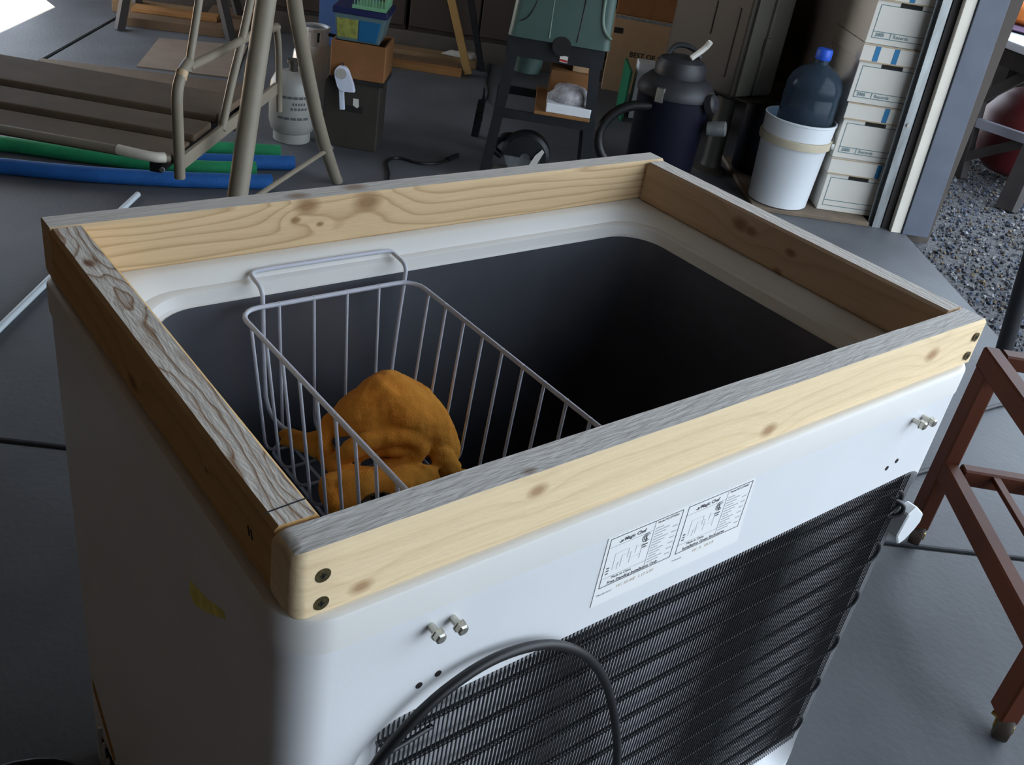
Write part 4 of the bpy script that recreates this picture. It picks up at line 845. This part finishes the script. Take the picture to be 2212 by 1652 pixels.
# plywood base, bucket, jug, file boxes, plank by the door
bm = BM(); swbox(bm, 3.448, 4.15, 1.345, 1.866, 0, .018); single('plywood_base', bm, M['ply'], 'brown plywood sheet on the floor under bucket and file boxes', 'plywood', SW(3.8, 1.6, 0), bevel=.002, seg=1)
ZP = .0185
bcen = Vector((3.333, 1.977, ZP)); lean = Euler((0, 0, 0))
bk = thing('bucket', 'white plastic bucket with tan band, blue jug standing in it', 'bucket', bcen)
def lt(rows, **k):
    bm = BM(); lathe(bm, rows, (0, 0, 0), 40, **k); return bm
obj('body', lt([(.120, .001), (.128, .004), (.142, .262), (.1425, .263), (.1425, .299), (.1465, .300), (.150, .362), (.1525, .364), (.1525, .372), (.146, .372), (.143, .30), (.137, .20), (.135, .195)], cap1=False), M['bucket'], bk, local=True, smooth=40)
obj('band', lt([(.1435, .264), (.1525, .266), (.1535, .280), (.1525, .297), (.1435, .299)], cap0=False, cap1=False), M['bucketband'], bk, local=True, smooth=40)
obj('inner_floor', lt([(.136, .190), (.136, .196)]), M['bucketin'], bk, local=True)  # disc inside the white bucket, the shade there put into its dark blue
bm = BM(); a0 = math.radians(-62); p = Vector((.155*math.cos(a0), .155*math.sin(a0), .283)); lathe(bm, [(.012, 0), (.012, .01)], p, 12, Euler((R(90), 0, a0+R(90))).to_matrix()); obj('handle_ear', bm, M['bucket'], bk, local=True)
bm = BM(); q_ = Vector((.155*math.cos(a0+math.pi), .155*math.sin(a0+math.pi), .283)); mid = Vector((math.cos(a0+1.57), math.sin(a0+1.57), 0))
tube(bm, [p+(q_-p)*(.5-.5*math.cos(t))+Vector((0, 0, .085*math.sin(t)))+mid*.158*math.sin(t) for t in [math.pi*i/14 for i in range(15)]], .0022, 6); obj('wire_handle', bm, M['zinc'], bk, local=True)
jc = bcen+Vector((.015, -.006, .1965))
jg = thing('water_jug', 'translucent blue water jug with bright blue cap inside the white bucket', 'jug', jc)
obj('body', lt([(.085, .001), (.108, .012), (.116, .035), (.116, .10), (.1135, .105), (.1135, .115), (.116, .12), (.116, .262), (.1135, .267), (.1135, .275), (.116, .282), (.1145, .312), (.103, .345), (.080, .370), (.050, .387), (.030, .398), (.025, .43)]), M['jug'], jg, local=True, smooth=40)
obj('cap', lt([(.031, .415), (.033, .42), (.033, .452), (.028, .458)]), M['cap'], jg, local=True, smooth=40)
def filebox(k, off, printed, stripes, lab):
    h0 = .198; z = ZP+k*.2365; s0 = 3.535+off[0]; w0 = 1.650+off[1]-.0085*k
    t = thing('file_box', lab, 'file box', SW(s0+.19, w0+.15, z), SROT, 'stack of file boxes by the door')
    def fb(nm, s_a, s_b, w_a, w_b, z_a, z_b, m, bv=.0015):
        bm = BM(); swbox(bm, s_a, s_b, w_a, w_b, z_a, z_b); return obj(nm, bm, M[m], t, bevel=bv, seg=1)
    b_ = fb('body', s0, s0+.38, w0, w0+.275, z+.0005, z+h0, 'boxwhite')
    fb('lid', s0-.008, s0+.388, w0-.008, w0+.308, z+h0-.022+.030, z+.2355, 'boxwhite') if False else fb('lid', s0-.007, s0+.387, w0-.007, w0+.282, z+h0-.030, z+.2355, 'boxwhite')
    lidf = s0-.0075
    fb('lid_edge', lidf-.0005, lidf+.0004, w0-.0068, w0+.2818, z+h0-.032, z+h0-.027, 'boxedge', 0); fb('lid_edge', lidf-.0005, lidf+.0004, w0-.0068, w0+.2818, z+.231, z+.2355, 'boxedge', 0)
    for w_ in stripes: fb('stripe', lidf-.0006, lidf+.0003, w0+w_, w0+w_+.022, z+h0-.026, z+.2305, 'boxblue', 0)
    f0 = s0-.0008; e = .003
    for a in ((.018, .018+e, .022, .150), (.246, .246+e, .022, .150), (.018, .249, .022, .022+e), (.018, .249, .046, .046+e), (.018, .249, .147, .150)):
        fb('print_line', f0, f0+.0004, w0+a[0], w0+a[1], z+a[2], z+a[3], 'boxteal', 0)
    fb('hand_hole', f0-.0003, f0+.0004, w0+.095, w0+.185, z+.148, z+.166, 'hole', 0)
    if printed:
        mt = Matrix.Translation(SW(f0-.0002, w0+.105, z+.030)) @ Matrix.Rotation(SROT, 4, 'Z') @ Matrix.Rotation(R(90), 4, 'X')
        text('lettering', 'Records', .019, M['boxteal'], mt, t, .0004)
        mt = Matrix.Translation(SW(f0-.0002, w0+.030, z+.030)) @ Matrix.Rotation(SROT, 4, 'Z') @ Matrix.Rotation(R(90), 4, 'X')
        text('lettering', '2005', .019, M['boxteal'], mt, t, .0006); fb('print_line', f0, f0+.0004, w0+.092, w0+.0955, z+.026, z+.046, 'boxteal', 0)
filebox(0, (0, 0), False, (.20,), 'white file box at the bottom of the stack, on the plywood')
filebox(1, (.004, .003), True, (.155,), 'white file box second from the bottom of the stack')
filebox(2, (-.002, -.004), True, (.045, .125), 'white file box third from the bottom, lid with two blue stripes')
filebox(3, (.003, .002), True, (.04, .12), 'white file box fourth from the bottom, dark hand hole in full view')
filebox(4, (0, 0), True, (.05,), 'white file box at the top of the stack, cut by the picture edge')
bm = BM(); beam(bm, (3.925, 2.165, 0.0195), (3.895, 2.205, 2.1), .16, .035, (.6, .8, 0)); single('rough_plank', bm, M['plank'], 'rough dark brown plank standing upright behind the file boxes', 'plank', (3.925, 2.165, .0185))
dr = thing('door_track', 'galvanized garage door track standing upright beside the file boxes', 'door track', SW(3.485, 1.905, 0))
def lean_prism(bm, pts, z0, z1, sh): prism(bm, pts, Vector((0, 0, z0)), Vector((sh.x, sh.y, z1)))
LN = SW(0, -.045, 0)                                                 # the old door frame leans a little
def upright(nm, s0, s1, w0, w1, m, parent=None, z1=2.6, bv=0):
    bm = BM(); lean_prism(bm, [SW(s0, w0), SW(s0, w1), SW(s1, w1), SW(s1, w0)], .0, z1, LN*(z1/1.0)); return obj(nm, bm, M[m], parent, bevel=bv)
upright('web', 3.455, 3.485, 1.918, 1.921, 'galv', dr); upright('flange', 3.455, 3.458, 1.885, 1.918, 'galv', dr); upright('lip', 3.482, 3.485, 1.893, 1.918, 'galv', dr); upright('angle', 3.488, 3.492, 1.875, 1.935, 'galv', dr)
for z in (.45, .95, 1.5):
    p = SW(3.452, 1.902, 0)+LN*z; bm = BM(); tube(bm, [p+Vector((0, 0, z)), p+SW(-.004, 0, z)], .008, 8); obj('bolt', bm, M['zinc'], dr)
structure(upright('trim_1', 3.425, 3.455, 1.960, 2.005, 'trimwhite', bv=.002)); structure(upright('trim_2', 3.415, 3.46, 2.008, 2.125, 'trimblue', bv=.002)); structure(upright('trim_3', 3.462, 3.50, 1.93, 2.028, 'darkwood'))

# ---------------------------------------------------------------- outside: gravel stones, picnic table
rg = random.Random(11); sets = {0: ([], [], []), 1: ([], [], [])}
for k in range(19000):
    w_ = 2.04+abs(rg.gauss(0, 1))*1.1 if k % 3 else 2.04+rg.random()*2.2; s_ = -.2+rg.random()*5.2
    r_ = .004+.009*rg.random()**2; c = SW(s_, w_, -.043+r_*.35)
    far = s_ > 3.40
    if w_ < (2.20 if far else 2.04)+r_: continue
    verts, faces, mi = sets[int(far)]
    i0 = len(verts); q = Euler((rg.random()*6, rg.random()*6, rg.random()*6)).to_matrix()
    for v in ((1, 0, 0), (-1, 0, 0), (0, 1, 0), (0, -1, 0), (0, 0, 1), (0, 0, -1)):
        verts.append(c+q @ (Vector(v)*r_*(.7+.5*rg.random())))
    m_ = rg.choice((0, 0, 1, 2, 2, 3, 4))
    for f in ((0, 2, 4), (2, 1, 4), (1, 3, 4), (3, 0, 4), (2, 0, 5), (1, 2, 5), (3, 1, 5), (0, 3, 5)): faces.append(tuple(i0+x for x in f)); mi.append(m_)
for far, (verts, faces, mi) in sets.items():
    me = bpy.data.meshes.new('gravel_stones'); me.from_pydata(verts, [], faces); me.polygons.foreach_set('material_index', mi)
    for x in stones: me.materials.append(x)
    gs = bpy.data.objects.new('gravel_stones', me); COL.objects.link(gs); stuff(gs)
    tag(gs, 'loose grey and tan gravel around the picnic table outside, beyond the door trim' if far else 'loose grey and tan gravel along the edge of the concrete slab', 'gravel')
GZ = -.044
pt = thing('picnic_table', 'dark wooden table with white top standing on the gravel outside', 'table', (5.1, 1.8, GZ))
def pbm(a, b, wd, th, m, nm, up=(0, 0, 1)):
    bm = BM(); beam(bm, a, b, wd, th, up); return obj(nm, bm, M[m], pt)
pbm((4.985, 2.03, GZ), (4.945, 2.10, .64), .09, .07, 'darkwood', 'leg', (1, 0, 0)); pbm((4.74, 1.60, GZ), (4.92, 1.66, .64), .09, .07, 'darkwood', 'leg', (1, 0, 0)); pbm((5.75, 2.35, GZ), (5.62, 2.30, .64), .09, .07, 'darkwood', 'leg', (1, 0, 0)); pbm((5.6, 1.75, GZ), (5.5, 1.85, .64), .09, .07, 'darkwood', 'leg', (1, 0, 0))
pbm((4.96, 2.06, .26), (4.99, 1.50, .26), .04, .045, 'palebeam', 'crossbar'); pbm((4.97, 2.05, .05), (4.99, 1.75, .24), .05, .05, 'darkwood', 'brace'); pbm((4.94, 2.06, .36), (4.96, 1.86, .56), .05, .05, 'darkwood', 'brace')
tp = [Vector(p) for p in ((5.035, 2.25, 0), (4.80, 1.70, 0), (5.55, 1.45, 0), (5.85, 2.05, 0), (5.40, 2.45, 0))]
bm = BM(); prism(bm, tp, (0, 0, .645), (0, 0, .685)); obj('tabletop', bm, M['tabletop'], pt, bevel=.006)
pbm((5.86, 2.80, .30), (5.50, 1.62, .30), .03, .60, 'darkwood', 'back_panel'); pbm((5.03, 2.20, .60), (4.86, 1.74, .60), .03, .08, 'darkwood', 'apron')  # back panel added dark to cover the bright sunlit ground behind
oc = thing('orange_cushion', 'orange cushion with purple underside lying beyond the white table top', 'cushion', (5.62, 2.20, .686))
bm = BM(); loft(bm, [[(5.62+k*x*.34, 2.02+k*y*.46, z) for x, y in rrect(-1, -1, 1, 1, .4)] for k, z in ((.86, .72), (1, .75), (.98, .80), (.8, .835), (.4, .85))], True, True); obj('top_pad', bm, M['orangecush'], oc, smooth=60)
bm = BM(); loft(bm, [[(5.60+k*x*.34, 2.02+k*y*.46, z) for x, y in rrect(-1, -1, 1, 1, .4)] for k, z in ((.9, .6865), (1.02, .70), (.95, .719))], True, True); obj('under_pad', bm, M['purple'], oc, smooth=60)
bm = BM(); lathe(bm, [(.17, 0), (.23, .05), (.26, .16), (.265, .30), (.20, .40), (.10, .44)], (5.27, 1.86, .02), 28); lathe(bm, [(.03, -.064), (.03, .02)], (5.27, 1.86, .02), 8); single('red_drum', bm, M['darkred'], 'dark red rounded tub under the white table outside', 'tub', (5.27, 1.86, GZ), smooth=60)

# ---------------------------------------------------------------- brown wooden cart on casters, right foreground
CA, CB = Vector((1.762, .270, 0)), Vector((1.392, -.150, 0)); cu = (CB-CA).normalized(); cw = Vector((-cu.y, cu.x, 0))
if cw.x < 0: cw = -cw
ct = thing('serving_cart', 'reddish brown wooden cart on small casters right of the freezer', 'cart', (CA+CB)/2+cw*.35)
def CT(u, w, z): return CA+cu*u+cw*w+Vector((0, 0, z))
LC = (CB-CA).length; WC = .75
def cbeam(nm, a, b, wd, th, up=(0, 0, 1), bv=.004, m='cart'):
    bm = BM(); beam(bm, a, b, wd, th, up); return obj(nm, bm, M[m], ct, bevel=bv, seg=1)
for u in (0, LC):
    for w in (0, WC):
        cbeam('leg', CT(u, w, .045), CT(u, w, .47), .036, .052, cu)
        p = CT(u, w, 0)
        bm = BM(); q = Matrix.Rotation(R(90), 3, 'X'); lathe(bm, [(.012, -.014), (.026, -.013), (.028, -.008), (.028, .008), (.026, .013), (.012, .014)], p+Vector((-.008, -.012, .0285)), 20, rz(R(20)) @ q); cs_ = obj('caster', bm, M['caster'], ct, smooth=40)
        bm = BM(); lathe(bm, [(.009, -.017), (.009, .017)], p+Vector((-.008, -.012, .0285)), 10, rz(R(20)) @ q); box(bm, p+Vector((0, 0, .043)), (.030, .030, .006)); obj('caster_fork', bm, M['brass'], cs_)
for w in (0, WC):
    cbeam('top_rail', CT(-.03, w, .485), CT(LC+.10, w, .485), .036, .052); cbeam('lower_rail', CT(0, w, .215), CT(LC, w, .215), .034, .050)
for u in (-.01, LC+.08): cbeam('top_rail', CT(u, .018, .495), CT(u, WC-.018, .495), .036, .034)
for u in (.04, LC-.04): cbeam('lower_rail', CT(u, .018, .225), CT(u, WC-.018, .225), .030, .042)
for k in range(8): cbeam('shelf_slat', CT(.055, .09+k*.082, .236), CT(LC-.055, .09+k*.082, .236), .018, .012, bv=.001)
bm = BM(); tube(bm, [(2.845, .633, 0), (2.842, .637, .03), (2.739, .763, 1.2)], .026, 14); single('black_post', bm, M['stand'], 'black round post standing on the floor beyond the brown cart', 'post', (2.845, .633, 0), smooth=40)
bm = BM(); tube(bm, [(1.02, .50, .006), (1.4, .56, .006), (1.85, .44, .006), (2.043, .417, .006), (2.109, .405, .006), (2.22, .42, .006), (2.29, .445, .006), (2.42, .50, .006), (2.55, .525, .006), (2.9, .45, .006)], .006, 8, smooth=2)
single('appliance_cord', bm, M['rubber'], 'thin black cord on the floor beyond the brown cart leg', 'cord', (1.9, .45, 0), smooth=60)
